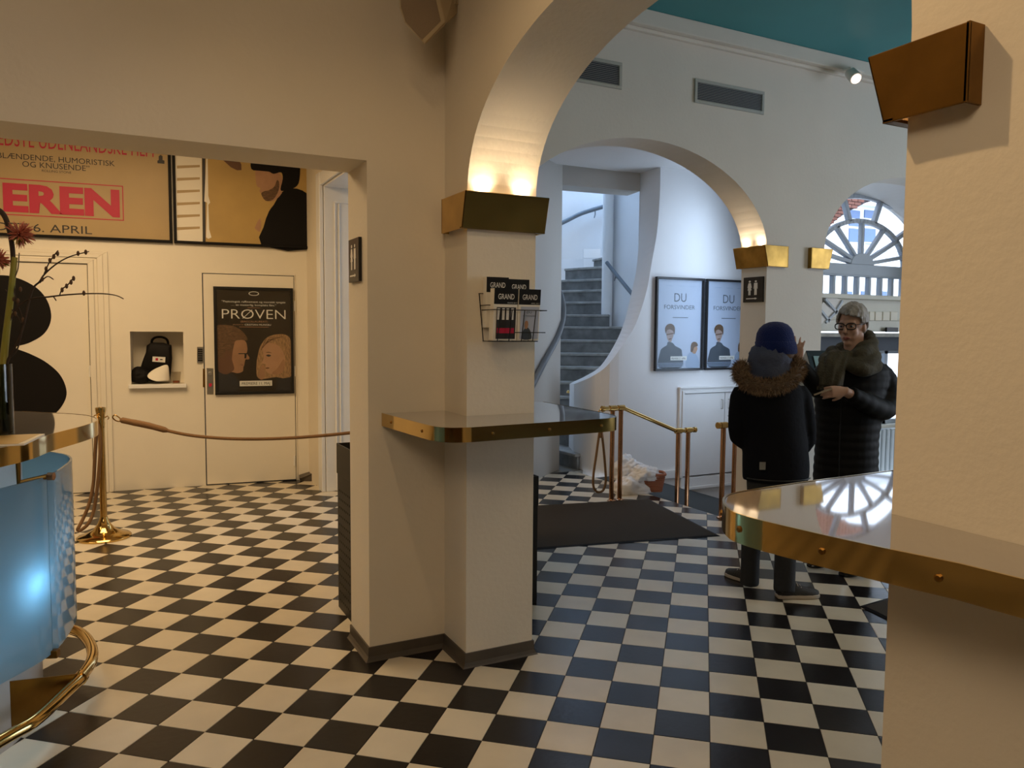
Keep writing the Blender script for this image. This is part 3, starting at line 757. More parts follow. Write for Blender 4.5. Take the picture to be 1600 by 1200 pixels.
# ================================================================ leaflet rack on the pillar
def lk(x, y, k): return onY(x, y, -k)
rk = thing('leaflet_rack', 'small wire rack of programme leaflets on the centre pillar', 'rack', (0.19, -0.05, 1.43))
wr = MB(); R_ = 0.0022
def zx(x, z, k): return V((x, -k, z))
x0, x1 = 0.075, 0.315
lo, mid, hi = 1.432, 1.575, 1.635
for k, z, a, b in ((0.012, hi, x0 - 0.02, x1 - 0.02), (0.062, 1.585, x0 - 0.01, x1), (0.112, 1.565, x0 - 0.005, x1 + 0.012)):
    wr.tube([zx(a, z, 0.0), zx(a, z, k), zx(b, z, k), zx(b, z, 0.0)], R_, 6)
wr.tube([zx(x0, lo, 0.0), zx(x0, lo, 0.09), zx(x1 - 0.02, lo, 0.09), zx(x1 - 0.02, lo, 0.0)], R_, 6)
wr.tube([zx(x0 + 0.1, 1.47, 0.104), zx(x1 + 0.01, 1.47, 0.104)], R_, 6)
for x in (0.10, 0.155, 0.215, 0.27): wr.tube([zx(x, lo, 0.0), zx(x, lo, 0.09), zx(x + 0.004, 1.565, 0.112)], R_, 6)
wr.tube([zx(x0, lo, 0.004), zx(x0 - 0.02, hi, 0.004)], R_, 6); wr.tube([zx(x1 - 0.02, lo, 0.004), zx(x1 - 0.02, hi, 0.004)], R_, 6)
wr.build('wire_frame', 'black_metal', rk, smooth=True)
def leaflets(label, xa, xb, z0, z1, k0, k1, pic, month, tilt=0.03):
    r = thing('leaflet_stack', label, 'leaflets', ((xa + xb) / 2, -k0, z0), 'programme leaflets in the wire rack')
    b = [V((xa, -k0, z0)), V((xb, -k0, z0)), V((xb, -k1, z0)), V((xa, -k1, z0))]
    tp = [p + V((0, -tilt + 0.012, z1 - z0)) for p in b]
    MB().loft([b, tp]).build('pages', 'paper', r, bevel=0.001, seg=1)
    f = Flat(tp[3] + V((0, -0.0008, 0)), tp[2] + V((0, -0.0008, 0)), b[3] + V((0, -0.0008, 0)))
    f.rect(0, 0, 1, 0.30, 0.0006, 'black_header', 'black_paint', r)
    f.text('lettering', 'GRAND', 0.5, 0.205, 0.10, 'print_white', r, 0.68, 0.0018, bold=0.006)
    f.text('month', month, 0.96, 0.285, 0.022, 'print_white', r, 0.40, 0.0018, align='RIGHT')
    if pic == 'crowd':
        f.rect(0.12, 0.36, 0.94, 0.97, 0.0008, 'picture', 'print_dark', r)
        for a in (0.12, 0.32, 0.50, 0.70): f.rect(a + 0.03, 0.38, a + 0.14, 0.60, 0.0014, 'picture_light', 'print_white', r)
        f.rect(0.16, 0.76, 0.88, 0.86, 0.0014, 'picture_band', 'print_red', r)
    if pic == 'coat':
        f.rect(0.10, 0.34, 0.95, 0.97, 0.0008, 'picture', 'du_bg', r)
        f.text('picture_title', 'DU', 0.5, 0.47, 0.045, 'print_steel', r, 0.22, 0.0016)
        f.text('picture_subtitle', 'FORSVINDER', 0.5, 0.53, 0.025, 'print_steel', r, 0.55, 0.0016)
        f.shape([(0.2, 0.97), (0.25, 0.82), (0.38, 0.75), (0.5, 0.76), (0.62, 0.85), (0.63, 0.97)], 0.0014, 'picture_coat', 'print_steel', r, 3)
        f.shape([(0.30, 0.68), (0.34, 0.62), (0.44, 0.62), (0.47, 0.69), (0.42, 0.77), (0.33, 0.76)], 0.0018, 'picture_face', 'print_skin2', r, 3)
    return r
leaflets('rear left leaflet stack in the wire rack, only its black header showing', 0.070, 0.175, 1.49, 1.705, 0.004, 0.038, None, 'MARTS 2017', 0.02)
leaflets('rear right leaflet stack in the wire rack, thinner than its neighbour', 0.180, 0.282, 1.49, 1.70, 0.004, 0.026, None, 'APRIL 2017', 0.02)
leaflets('front left leaflet stack in the wire rack with a dark picture and a red band', 0.080, 0.192, 1.436, 1.655, 0.045, 0.085, 'crowd', 'MARTS 2017')
leaflets('front right leaflet stack in the wire rack with a pale blue picture of a coat', 0.197, 0.302, 1.436, 1.655, 0.045, 0.085, 'coat', 'APRIL 2017')

# ================================================================ toilet signs
def toilet_sign(label, F, arrow=True):
    s = thing('toilet_sign', label, 'sign', F.p(0.5, 1.0), 'black toilet signs')
    MB().prism([F.p(0, 0), F.p(0, 1), F.p(1, 1), F.p(1, 0)], F.n * 0.014).build('plaque', 'black_paint', s, bevel=0.001, seg=1)
    k = 0.0155
    def fig(cx, name, skirt):
        P = [F.p(cx + 0.055 * math.cos(2 * PI * i / 14), 0.175 + 0.04 * math.sin(2 * PI * i / 14), k) for i in range(14)]
        mb = MB(); mb.prism(P[::-1], -F.n * 0.001)
        if skirt: q = [(-.06, .235), (-.11, .42), (-.085, .43), (-.055, .36), (-.10, .53), (-.055, .53), (-.055, .72), (-.008, .72), (0, .53), (.008, .72), (.055, .72), (.055, .53), (.10, .53), (.055, .36), (.085, .43), (.11, .42), (.06, .235)]
        else: q = [(-.085, .235), (-.10, .47), (-.075, .47), (-.062, .33), (-.062, .72), (-.008, .72), (0, .48), (.008, .72), (.062, .72), (.062, .33), (.075, .47), (.10, .47), (.085, .235)]
        mb.prism([F.p(cx + a, b, k) for a, b in q], -F.n * 0.001)
        mb.build(name, 'sign_white', s)
    fig(0.335, 'woman_figure', True); fig(0.645, 'man_figure', False)
    if arrow:
        F.shape([(.17, .84), (.17, .875), (.62, .875), (.62, .90), (.73, .857), (.62, .815), (.62, .84)], k, 'arrow', 'sign_white', s, t=0.001)
    return s
def FX(X, tl, tr, bl):
    return Flat(onX(*tl, X), onX(*tr, X), onX(*bl, X))
p0, p1, p2 = onX(1164, 434, 2.97), onX(1194.5, 432, 2.97), onX(1163.5, 472, 2.97)
toilet_sign('black toilet sign with two figures on the far pillar under the bright brass lamp', Flat(V((2.97, p0.y, 1.892)), V((2.97, p1.y, 1.892)), V((2.97, p0.y, 1.704))))
toilet_sign('black toilet sign on the narrow edge of the pier beside the left opening', Flat(V((-0.36, 0.50, 1.885)), V((-0.36, 0.335, 1.885)), V((-0.36, 0.50, 1.692))))

# ================================================================ bins
def bin_(label, x0, y0, x1, y1, h):
    b = thing('litter_bin', label, 'bin', ((x0 + x1) / 2, (y0 + y1) / 2, 0))
    t = 0.008; m = MB()
    m.box(x0, y0, 0, x1, y0 + t, h - 0.15); m.box(x0, y1 - t, 0, x1, y1, h - 0.15); m.box(x0, y0 + t, 0, x0 + t, y1 - t, h - 0.15); m.box(x1 - t, y0 + t, 0, x1, y1 - t, h - 0.15); m.box(x0 + t, y0 + t, 0, x1 - t, y1 - t, 0.01)
    m.build('body', 'black_metal', b)
    e = 0.004; m = MB(); X0, Y0, X1, Y1 = x0 - e, y0 - e, x1 + e, y1 + e
    for q in ((X0, Y0, X1, Y0 + t), (X0, Y1 - t, X1, Y1), (X0, Y0 + t, X0 + t, Y1 - t), (X1 - t, Y0 + t, X1, Y1 - t)): m.box(q[0], q[1], h - 0.16, q[2], q[3], h)
    m.build('collar', 'black_metal', b, bevel=0.002, seg=1)
    d = MB()
    nyy = int((y1 - y0 - 0.03) / 0.032); nz = int((h - 0.24) / 0.045)
    for i in range(nyy):
        for j in range(nz):
            yy = y0 + 0.025 + i * 0.032; zz = 0.05 + j * 0.045
            d.tube([(x0 - 0.0006, yy, zz), (x0 + 0.002, yy, zz)], 0.0065, 8)
    for i in range(int((x1 - x0 - 0.03) / 0.032)):
        for j in range(nz):
            xx = x0 + 0.025 + i * 0.032; zz = 0.05 + j * 0.045
            d.tube([(xx, y1 + 0.0006, zz), (xx, y1 - 0.002, zz)], 0.0065, 8)
    d.build('perforations', 'black_hole', b, stuff=True)
bin_('tall black perforated metal bin behind the pier at the left opening', -0.31, 0.60, -0.02, 0.985, 0.88)
bin_('black metal bin mostly hidden behind the centre pillar, beside the doormat', 0.385, 0.56, 0.665, 0.84, 0.70)

# ================================================================ doormats
def doormat(label, Q):
    r = thing('doormat', label, 'mat', sum(Q, V((0, 0, 0))) / 4)
    c = sum(Q, V((0, 0, 0))) / 4; I = [p + (c - p).normalized() * 0.03 for p in Q]
    MB().prism([p + V((0, 0, 0.0006)) for p in I], (0, 0, 0.009)).build('pile', 'mat_carpet', r)
    m = MB()
    for i in range(4):
        a, b = Q[i], Q[(i + 1) % 4]; ai, bi = I[i], I[(i + 1) % 4]
        m.loft([[a + V((0, 0, .0006)), a + V((0, 0, .003)), ai + V((0, 0, .0085)), ai + V((0, 0, .0006))], [b + V((0, 0, .0006)), b + V((0, 0, .003)), bi + V((0, 0, .0085)), bi + V((0, 0, .0006))]])
    m.build('rubber_edge', 'black_matte', r)
doormat('large dark brown doormat on the checkered tiles by the brass handrail', MATQ)
tp = onZ(1343, 948, 0); u1 = (onZ(1384, 936, 0) - tp).normalized(); u2 = (onZ(1384, 968, 0) - tp).normalized()
doormat('black doormat on the tiles, its corner showing beside the right pillar', [tp, tp + u2 * 1.1, tp + u2 * 1.1 + u1 * 0.8, tp + u1 * 0.8])

# ================================================================ brass handrails at the ramp
def rail_post(mb, x, y, z0, z1): mb.cyl((x, y, z0), (x, y, z1), 0.021, 16)
def fit(mb, p): mb.lathe(p, [(0.0, -0.03), (0.03, -0.03), (0.033, 0), (0.03, 0.03), (0.0, 0.03)], 14)
def hand_rail(label, Y, xs, zs, stub0, stub1, base):
    r = thing('brass_handrail', label, 'handrail', (xs[0], Y, 0))
    zt0, zt1 = zs
    for x, zt, b in zip(xs, (zt0, zt0, zt1, zt1), base):
        MB().cyl((x, Y, b), (x, Y, zt), 0.0205, 16).build('post', 'copper_tube', r, smooth=True)
        MB().lathe((x, Y, b), [(0.036, 0.0), (0.036, 0.006), (0.024, 0.012), (0.0215, 0.02)], 16).build('base_ring', 'copper_tube', r, smooth=True)
        MB().cyl((x - 0.032, Y, zt), (x + 0.032, Y, zt), 0.026, 16).build('joint', 'brass', r, smooth=True)
    MB().tube([(xs[0] - stub0, Y, zt0), (xs[1] + 0.02, Y, zt0), (xs[1] + 0.05, Y, zt0 - 0.012), (xs[2] - 0.05, Y, zt1 + 0.012), (xs[2] - 0.02, Y, zt1), (xs[3] + stub1, Y, zt1)], 0.0185, 14).build('rail', 'brass_polished', r, smooth=True)
    e = MB(); e.cyl((xs[3] + stub1 - 0.012, Y, zt1), (xs[3] + stub1 + 0.012, Y, zt1), 0.026, 14); e.cyl((xs[0] - stub0 - 0.012, Y, zt0), (xs[0] - stub0 + 0.012, Y, zt0), 0.026, 14)
    e.build('end_cap', 'brass', r, smooth=True)
    return r
hand_rail('brass and copper handrail with a rope hung from it, beside the laundry basket', 2.5, (2.478, 2.565, 3.20, 3.315), (0.812, 0.578), 0.10, 0.075, (0, 0, -0.14, -0.18))
hand_rail('short copper handrail beside the far pillar with the toilet sign', 1.62, (2.93, 3.055, 3.5, 3.6), (0.742, 0.60), 0.05, 0.05, (0, -0.26, -0.42, -0.45))
# rope looped on the handrail
hx = thing('rope', 'brown rope hanging in a loop from the end of the brass handrail', 'rope', (2.37, 2.49, 0.8))
pth = [(939, 655), (937, 672), (932.5, 705), (927.5, 740), (927, 758), (931, 767), (937, 769), (943, 765), (946.5, 752), (946, 735), (943.5, 705), (940, 672), (939, 655)]
MB().tube(catmull([onY(x, y, 2.49 + (0.006 if i > 6 else -0.006)) for i, (x, y) in enumerate(pth)], 5), 0.0105, 8).build('loop', 'rope', hx, smooth=True)
MB().tube(catmull([onY(x, y, 2.485) for x, y in ((939, 684), (939, 670), (938.5, 660))], 3), [0.017] * 7, 10).build('ferrule', 'copper_tube', hx, smooth=True)
MB().tube(catmull([onY(x, y, 2.48) for x, y in ((938, 660), (935, 650), (936, 642), (940, 639), (942, 645), (940, 654))], 5), 0.005, 8).build('hook', 'brass', hx, smooth=True)
# ================================================================ laundry basket and cloths at the edge of the ramp
def blob(c, rx, ry, rz, seed, amp, fr, n=64, m=36, flat=-0.25):
    mb = MB(); rings = []
    for i in range(m):
        a = -PI / 2 * 0.98 + PI * 0.98 * i / (m - 1); ring = []
        for k in range(n):
            t = 2 * PI * k / n
            d = V((math.cos(t) * math.cos(a), math.sin(t) * math.cos(a), math.sin(a)))
            q = d * fr + V((seed, seed * 2.3, 0))
            f = 1 + amp * noise.noise(q * 0.7) + amp * 0.45 * (0.5 - 2.4 * abs(noise.noise(V((q.x * 0.9, q.y * 2.2, q.z * 1.6))))) + amp * 0.22 * (0.5 - 2 * abs(noise.noise(V((q.x * 4.2, q.y * 2.0, q.z * 3.4)))))
            p = V((d.x * rx * f, d.y * ry * f, max(d.z * rz * f, flat * rz)))
            ring.append(V(c) + p)
        rings.append(ring)
    mb.loft(rings); return mb
bc = onZ(1018, 767, 0)
bk2 = thing('laundry_basket', 'reddish wicker basket filled with white cloths at the top of the ramp', 'basket', (bc.x, bc.y, 0))
ax, ay = V((0.86, -0.52, 0)), V((0.52, 0.86, 0))
def rrect(c, a, b, z, n=6, r=0.05):
    out = []
    for sx, sy, s0 in ((1, 1, 0), (-1, 1, PI / 2), (-1, -1, PI), (1, -1, 1.5 * PI)):
        for i in range(n + 1):
            t = s0 + PI / 2 * i / n; out.append(c + ax * (sx * (a - r) + r * math.cos(t)) + ay * (sy * (b - r) + r * math.sin(t)) + V((0, 0, z)))
    return out
b = MB()
for i in range(8):
    z = 0.012 + i * 0.018; g = 0.088 + i * 0.003; P = rrect(bc, g, g * 0.8, z); b.tube(P + P[:2], 0.0105, 6, caps=False)
b.build('woven_side', 'wicker', bk2, smooth=True)
P = rrect(bc, 0.116, 0.094, 0.165); MB().tube(P + P[:2], 0.014, 8, caps=False).build('rim', 'wicker', bk2, smooth=True)
MB().prism(rrect(bc, 0.085, 0.068, 0.002), (0, 0, 0.01)).build('bottom', 'wicker', bk2)
tag(blob(bc + V((-0.075, 0.015, 0.155)), 0.135, 0.12, 0.085, 3.1, 0.30, 2.6, flat=-0.5).build('cloth', 'cloth_white', smooth='all'), 'crumpled white cloth heaped in the wicker basket', 'cloth', 'white cloths by the basket')
c2 = onZ(988, 770, 0); c3 = onZ(968, 760, 0)
tag(blob(c2 + V((0, 0, 0.03)), 0.19, 0.10, 0.12, 8.4, 0.32, 2.4, flat=-0.28).build('cloth', 'cloth_white', smooth='all'), 'white cloth spilling onto the tiles beside the wicker basket', 'cloth', 'white cloths by the basket')
c4 = onZ(980, 752, 0)
tag(blob(c4 + V((0, 0, 0.10)), 0.17, 0.13, 0.15, 15.2, 0.30, 2.2, flat=-0.65).build('cloth', 'cloth_white', smooth='all'), 'rolled white cloth standing highest behind the other cloths by the wall', 'cloth', 'white cloths by the basket')

# ================================================================ staircase
stair = thing('staircase', 'worn grey winding staircase seen through the curved opening', 'stairs', (3.0, 4.4, 0.0))
ST = [(835, 692, 8.95, 896, 707, 8.26, 0.17), (845, 668, 9.2, 900, 677, 8.6, 0.34), (866, 643, 9.35, 930, 648, 8.95, 0.505), (871, 620.5, 9.4, 960, 621.5, 9.12, None), (872, 597.5, 9.5, 985, 598, 9.3, None), (873, 573.5, 9.7, 1000, 574, 9.5, None), (873, 552, 9.9, 1010, 552.5, 9.75, None), (873, 531, 10.1, 1010, 531.5, 10.0, None),
      (873, 509.7, 10.4, 975, 510.5, 10.3, None), (872, 491, 10.7, 948, 491.5, 10.5, None), (871, 471.5, 10.95, 946, 471, 10.65, None), (870, 453.5, 11.15, 944, 452.5, 10.75, None), (869, 437, 11.3, 944, 435.5, 10.85, None), (883, 420.5, 11.45, 944, 414.5, 10.95, None), (926, 407, 11.4, 945, 399, 11.0, None)]
prevh = 0.0
for (xa, ya, za, xb, yb, zb_, h) in ST:
    A, Bp = at(xa, ya, za), at(xb, yb, zb_)
    hh = h if h else (A.z + Bp.z) / 2
    A.z = Bp.z = hh
    d = (Bp - A); d.z = 0; d.normalize(); back = V((-d.y, d.x, 0))
    if back.dot(CF) < 0: back = -back
    A = A - d * 0.02; Bp = Bp + d * 0.03
    MB().prism([A + V((0, 0, -0.034)), Bp + V((0, 0, -0.034)), Bp + back * 0.42 + V((0, 0, -0.034)), A + back * 0.42 + V((0, 0, -0.034))], (0, 0, 0.034)).build('tread', 'stair_tread', stair, bevel=0.008)
    a, b_ = A + back * 0.028, Bp + back * 0.028
    hr = max(0.05, hh - prevh)
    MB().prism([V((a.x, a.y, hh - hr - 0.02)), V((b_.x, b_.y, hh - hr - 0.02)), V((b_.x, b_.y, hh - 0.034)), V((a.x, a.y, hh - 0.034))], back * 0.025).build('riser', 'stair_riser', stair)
    prevh = hh
sk = MB()
for (q, dep) in (([(877, 405), (912, 405), (912, 419), (877, 419)], 11.7), ([(912, 389), (938, 389), (938, 403), (912, 403)], 11.6)):
    P = [at(x, y, dep) for x, y in q]; sk.prism(P, CF * 0.03)
struct(sk.build('baseboard_stair_upper', 'plaster_smooth'))
MB().lathe(at(888, 612, 8.9), [(0, -.02), (.02, -.015), (.022, 0), (.012, .014), (0, .018)], 10).build('knob', 'brass', stair, smooth=True)
def handrail(label, pts, r, m='grey_rail', brackets=()):
    P = [at(x, y, z) for x, y, z in pts]; t = thing('stair_handrail', label, 'handrail', P[0])
    MB().tube(catmull(P, 8), r, 12).build('rail', m, t, smooth=True)
    for (x, y, z) in brackets:
        p = at(x, y, z); MB().tube([p, p + V((0, 0, -0.05)), p + CF * 0.12 + V((0, 0, -0.07))], 0.009, 8).build('bracket', m, t, smooth=True)
handrail('thick grey handrail curving up the left wall at the foot of the stairs', [(822, 622, 7.3), (838, 590, 7.52), (853, 561, 7.74), (868, 533, 7.98), (876, 512, 8.12), (880, 492, 8.22), (879, 473, 8.30), (874, 456, 8.42), (866, 446, 8.6)], 0.031)
handrail('grey handrail high on the bright outer wall of the stairs', [(860, 357, 11.75), (885, 345, 11.85), (910, 333, 11.85), (946, 322, 11.7)], 0.032, brackets=((930, 330, 11.7),))
handrail('short grey handrail on the wall right of the stair column', [(948, 410, 10.35), (962, 428, 10.2), (985, 456, 9.9), (1010, 486, 9.6)], 0.026, brackets=((962, 428, 10.2),))

# ================================================================ posters on the curved wall
def du_poster(label, x0):
    f = Flat(V((x0, 3.492, 2.045)), V((x0 + 0.64, 3.492, 2.045)), V((x0, 3.492, 1.063)))
    r = thing('film_poster', label, 'poster', f.p(0.5, 1.0), 'pale blue framed film posters')
    MB().prism([f.p(0, 0), f.p(0, 1), f.p(1, 1), f.p(1, 0)], f.n * 0.012).build('sheet', 'du_bg', r)
    f.frame(0.024, 0.036, 'dark_frame', r)
    k = 0.0128
    for a in (0.28, 0.52, 0.77): f.rect(a - 0.075, 0.088, a + 0.075, 0.092, k, 'credit_line', 'print_pale', r)
    f.text('title', 'DU', 0.51, 0.258, 0.092, 'print_slate', r, 0.25, k + 0.0004, bold=-0.004)
    f.text('title', 'FORSVINDER', 0.50, 0.338, 0.044, 'print_slate', r, 0.64, k + 0.0004)
    f.rect(0.36, 0.424, 0.68, 0.431, k, 'credit_line', 'print_slate', r)
    f.shape([(.10, .965), (.115, .80), (.16, .755), (.25, .725), (.27, .69), (.37, .70), (.42, .73), (.54, .765), (.565, .80), (.565, .965)], k, 'grey_coat', 'print_steel', r, 4)
    f.shape([(.275, .70), (.30, .80), (.36, .78), (.365, .70)], k + .0004, 'shirt', 'print_slate', r)
    f.shape([(.235, .60), (.24, .555), (.29, .535), (.355, .54), (.385, .57), (.38, .625), (.36, .655), (.335, .69), (.29, .685), (.255, .655)], k + .0006, 'face', 'print_face', r, 4)
    f.shape([(.225, .60), (.205, .545), (.25, .505), (.33, .495), (.395, .52), (.41, .565), (.40, .615), (.375, .575), (.30, .555), (.245, .565)], k + .001, 'hair', 'print_hair', r, 4)
    f.shape([(.24, .605), (.30, .60), (.38, .592), (.38, .604), (.30, .612), (.24, .617)], k + .0012, 'shade', 'print_skin_dark', r, 2)
    f.shape([(.285, .655), (.335, .65), (.34, .66), (.29, .665)], k + .0012, 'mouth', 'print_skin_dark', r, 2)
    f.shape([(.66, .965), (.68, .85), (.73, .805), (.80, .80), (.86, .82), (.915, .87), (.93, .965)], k, 'pale_shirt', 'print_pale', r, 4)
    f.shape([(.78, .80), (.80, .74), (.87, .735), (.895, .765), (.87, .80), (.84, .82)], k + .0004, 'second_face', 'print_skin2', r, 4)
    f.shape([(.75, .79), (.755, .72), (.80, .69), (.87, .695), (.905, .73), (.86, .74), (.82, .75), (.80, .79), (.775, .80)], k + .0008, 'second_hair', 'print_hair', r, 4)
    f.rect(.33, .845, .67, .888, k + .0008, 'date_strip', 'print_white', r)
    f.text('date', 'PREMIERE 27. APRIL', 0.5, 0.879, 0.021, 'print_dark', r, 0.30, k + .0014)
    for b in (.915, .932, .949): f.rect(.06, b, .62, b + .006, k + .0008, 'credit_line', 'print_pale', r)
    MB().prism([f.p(.03, .02, .030), f.p(.03, .98, .030), f.p(.97, .98, .030), f.p(.97, .02, .030)], f.n * 0.001).build('glazing', 'poster_glass', r)
du_poster('left pale blue film poster in a black frame on the curved white wall', 3.665)
du_poster('right pale blue film poster, partly hidden behind the far pillar', 4.334)
# cupboard doors below the posters
cx0, cz1, cz0 = 4.008, 0.872, -0.094
cb = thing('wall_cupboard', 'white double doors of a low wall cupboard under the posters', 'cupboard', (4.6, 3.48, cz0))
cw = 1.26; m = MB()
for d, y in ((0.0, 3.470), (0.028, 3.458)):
    w_ = 0.028
    m.box(cx0 + d, y, cz0, cx0 + d + w_, 3.499, cz1 - d); m.box(cx0 + cw - d - w_, y, cz0, cx0 + cw - d, 3.499, cz1 - d); m.box(cx0 + d + w_, y, cz1 - d - w_, cx0 + cw - d - w_, 3.499, cz1 - d)
m.box(cx0 - 0.012, 3.452, cz1 - 0.004, cx0 + cw + 0.012, 3.499, cz1 + 0.014)
m.build('casing', 'white_gloss', cb, bevel=0.004)
i0, i1 = cx0 + 0.062, cx0 + cw - 0.062; mid = (i0 + i1) / 2
MB().box(i0 - 0.006, 3.492, cz0, i1 + 0.006, 3.499, cz1 - 0.056).build('recess', 'vent_dark', cb)
for a, b_, hxx in ((i0, mid - 0.004, mid - 0.05), (mid + 0.004, i1, mid + 0.05)):
    dr = MB().box(a, 3.472, cz0 + 0.012, b_, 3.492, cz1 - 0.062).build('door', 'white_gloss', cb, bevel=0.003)
    h0, h1 = 0.635, 0.735
    MB().tube([(hxx, 3.472, h0), (hxx, 3.447, h0), (hxx, 3.447, h1), (hxx, 3.472, h1)], 0.005, 8).build('handle', 'steel', dr)
MB().cyl((mid + 0.05, 3.472, 0.55), (mid + 0.05, 3.468, 0.55), 0.008, 10).build('lock', 'steel', cb)

# ================================================================ vents, track spotlight, speaker
def vent(label, x0, x1, z0, z1):
    r = thing('air_vent', label, 'vent', ((x0 + x1) / 2, 1.25, z0), 'grey air grilles above the arches')
    MB().box(x0 + .01, 1.246, z0 + .01, x1 - .01, 1.2498, z1 - .01).build('backing', 'vent_dark', r)
    m = MB(); w_ = 0.022; y = 1.238
    m.box(x0, y, z0, x1, 1.249, z0 + w_); m.box(x0, y, z1 - w_, x1, 1.249, z1); m.box(x0, y, z0 + w_, x0 + w_, 1.249, z1 - w_); m.box(x1 - w_, y, z0 + w_, x1, 1.249, z1 - w_)
    m.build('frame', 'vent_grey', r, bevel=0.002, seg=1)
    n = 11
    me = None
    for i in range(n):
        z = z0 + w_ + (z1 - z0 - 2 * w_) * (i + 0.5) / n
        MB().prism([V((x0 + w_, 1.240, z - .0022)), V((x1 - w_, 1.240, z - .0022)), V((x1 - w_, 1.246, z - .0006)), V((x0 + w_, 1.246, z - .0006))], (0, 0, 0.0018)).build('slat', 'vent_grey', r)
    s = MB()
    for x in (x0 + .04, x1 - .04): s.cyl((x, y, z0 + .011), (x, y - .002, z0 + .011), .005, 8)
    s.build('screws', 'steel', r)
vent('grey air grille above the middle of the stair archway', 2.248, 2.888, 3.05, 3.212)
vent('grey air grille partly hidden by the big archway', 1.004, 1.642, 3.048, 3.218)
sp = thing('track_spotlight', 'white lit spotlight on the cornice near the right pillar', 'spotlight', (3.68, 1.10, 3.42))
MB().box(3.60, 1.10, 3.445, 3.76, 1.17, 3.46).build('mount', 'lamp_white', sp, bevel=0.003)
s0 = V((3.64, 1.13, 3.43)); sd = (V((3.15, -0.2, 2.2)) - s0).normalized()
MB().tube([s0 - sd * .02, s0, s0 + sd * .10, s0 + sd * .105], [.03, .042, .046, .044], 18).build('barrel', 'lamp_white', sp, smooth=True)
MB().cyl(s0 + sd * .1055, s0 + sd * .108, .034, 16).build('lens', 'spot_glow', sp)
MB().cyl(s0 + V((0, 0, .0)), s0 + V((0, .03, .03)), .012, 8).build('arm', 'lamp_white', sp)
lamp('track_spot_light', 'SPOT', s0 + sd * .12, 16, (1, .80, .60), .03, s0 + sd * 2, math.radians(75), .6, parent=sp)
spk = thing('wall_speaker', 'beige wedge loudspeaker on the wall at the top edge', 'loudspeaker', onY(680, 20, 0.12))
def sy(x, y, Y): return onY(x, y, Y)
fr_ = [sy(x, y, -0.02) for x, y in ((622, -60), (624, 12), (632, 36), (664, 70), (697, 36), (674, -60))]
bk_ = [sy(x, y, 0.17) for x, y in ((640, -60), (641, 10), (650, 24), (676, 48), (722, 14), (724, -60))]
sb = MB(); sb.loft([fr_, bk_]); sb.build('cabinet', 'speaker_body', spk, bevel=0.006)
gr = [sy(x, y, -0.024) for x, y in ((626, -58), (627, 10), (634, 33), (661, 63), (692, 34), (671, -58))]
MB().prism(gr, (0, 0.006, 0)).build('grille', 'speaker_grille', spk)
fm = [sy(x, y, -0.027) for x, y in ((673, -58), (695, 34), (663, 68), (660, 62), (689, 33), (668, -58))]
MB().prism(fm, (0, 0.008, 0)).build('front_frame', 'speaker_body', spk)
m = MB(); m.prism([sy(x, y, 0.10) for x, y in ((706, -60), (712, 6), (737, 10), (738, -60))], (0, 0.149, 0)); m.build('bracket', 'speaker_body', spk, bevel=0.004)
MB().cyl(sy(701, 0, 0.085), sy(701, 0, 0.12), 0.03, 16).build('swivel', 'speaker_body', spk, smooth=True)

# ================================================================ back wall of the left room
def wp(x, y, k=0.0): return bw(x, y, k)
def pxflat(pts, k, name, m, parent, sm=0, t=0.0006):
    P = [wp(x, y, k) for x, y in pts]
    if sm: P = catmull(P, sm, True)
    return MB().prism(P, -BN * t).build(name, m, parent)
def pxtext(name, s, xl, xr, yb, yt, k, m, parent, bold=0.0, natural=False):
    """lettering whose baseline runs from xl to xr (image x of its ends) at height yb, cap tops at yt (at the right end)"""
    q1 = wp(xr, yb, k); z = q1.z; h = wp(xr, yt, k).z - z
    if natural: return text(name, s, q1, BD, V((0, 0, 1)), h, m, parent, natural, bold, 'RIGHT')
    d = ray(xl, 400); t = (B0 + BN * k - CAM).dot(BN) / d.dot(BN); q0 = CAM + d * t; q0.z = z
    return text(name, s, (q0 + q1) / 2, BD, V((0, 0, 1)), h, m, parent, (q1 - q0).length, bold)
# door with the large black figure
d1 = struct(empty('door_1', wp(60, 700)))
s_in = bsz(140, 500)[0]; z_in = bsz(130, 412)[1]; s_out = bsz(171, 500)[0]; z_out = bsz(160, 393)[1]
W1_ = 1.02
m = MB()
steps = [(0.0, 0.022), (0.035, 0.030), (0.075, 0.020), (0.10, 0.034)]
ow = s_out - s_in
for i, (o, k) in enumerate(steps):
    a = s_out - o * ow / 0.14; b_ = s_out - (steps[i + 1][0] if i < 3 else 0.14) * ow / 0.14
    zt_ = z_out - o * (z_out - z_in) / 0.14; zb2 = z_out - (steps[i + 1][0] if i < 3 else 0.14) * (z_out - z_in) / 0.14
    lft = s_in - W1_ - (a - s_in); lf2 = s_in - W1_ - (b_ - s_in)
    m.prism([bs(b_, 0), bs(a, 0), bs(a, zt_), bs(b_, zb2)], BN * k)
    m.prism([bs(lft, 0), bs(lf2, 0), bs(lf2, zb2), bs(lft, zt_)], BN * k)
    m.prism([bs(lf2, zb2), bs(b_, zb2), bs(a, zt_), bs(lft, zt_)], BN * k)
m.build('casing', 'white_paint', d1, bevel=0.003, seg=1)
MB().prism([bs(s_in - W1_, 0.0, 0.0), bs(s_in, 0.0, 0.0), bs(s_in, z_in, 0.0), bs(s_in - W1_, z_in, 0.0)], BN * 0.004).build('gap', 'vent_dark', d1)
MB().prism([bs(s_in - W1_ + .006, 0.006, 0.004), bs(s_in - .007, 0.006, 0.004), bs(s_in - .007, z_in - .006, 0.004), bs(s_in - W1_ + .006, z_in - .006, 0.004)], BN * 0.008).build('leaf', 'white_paint', d1, bevel=0.002, seg=1)
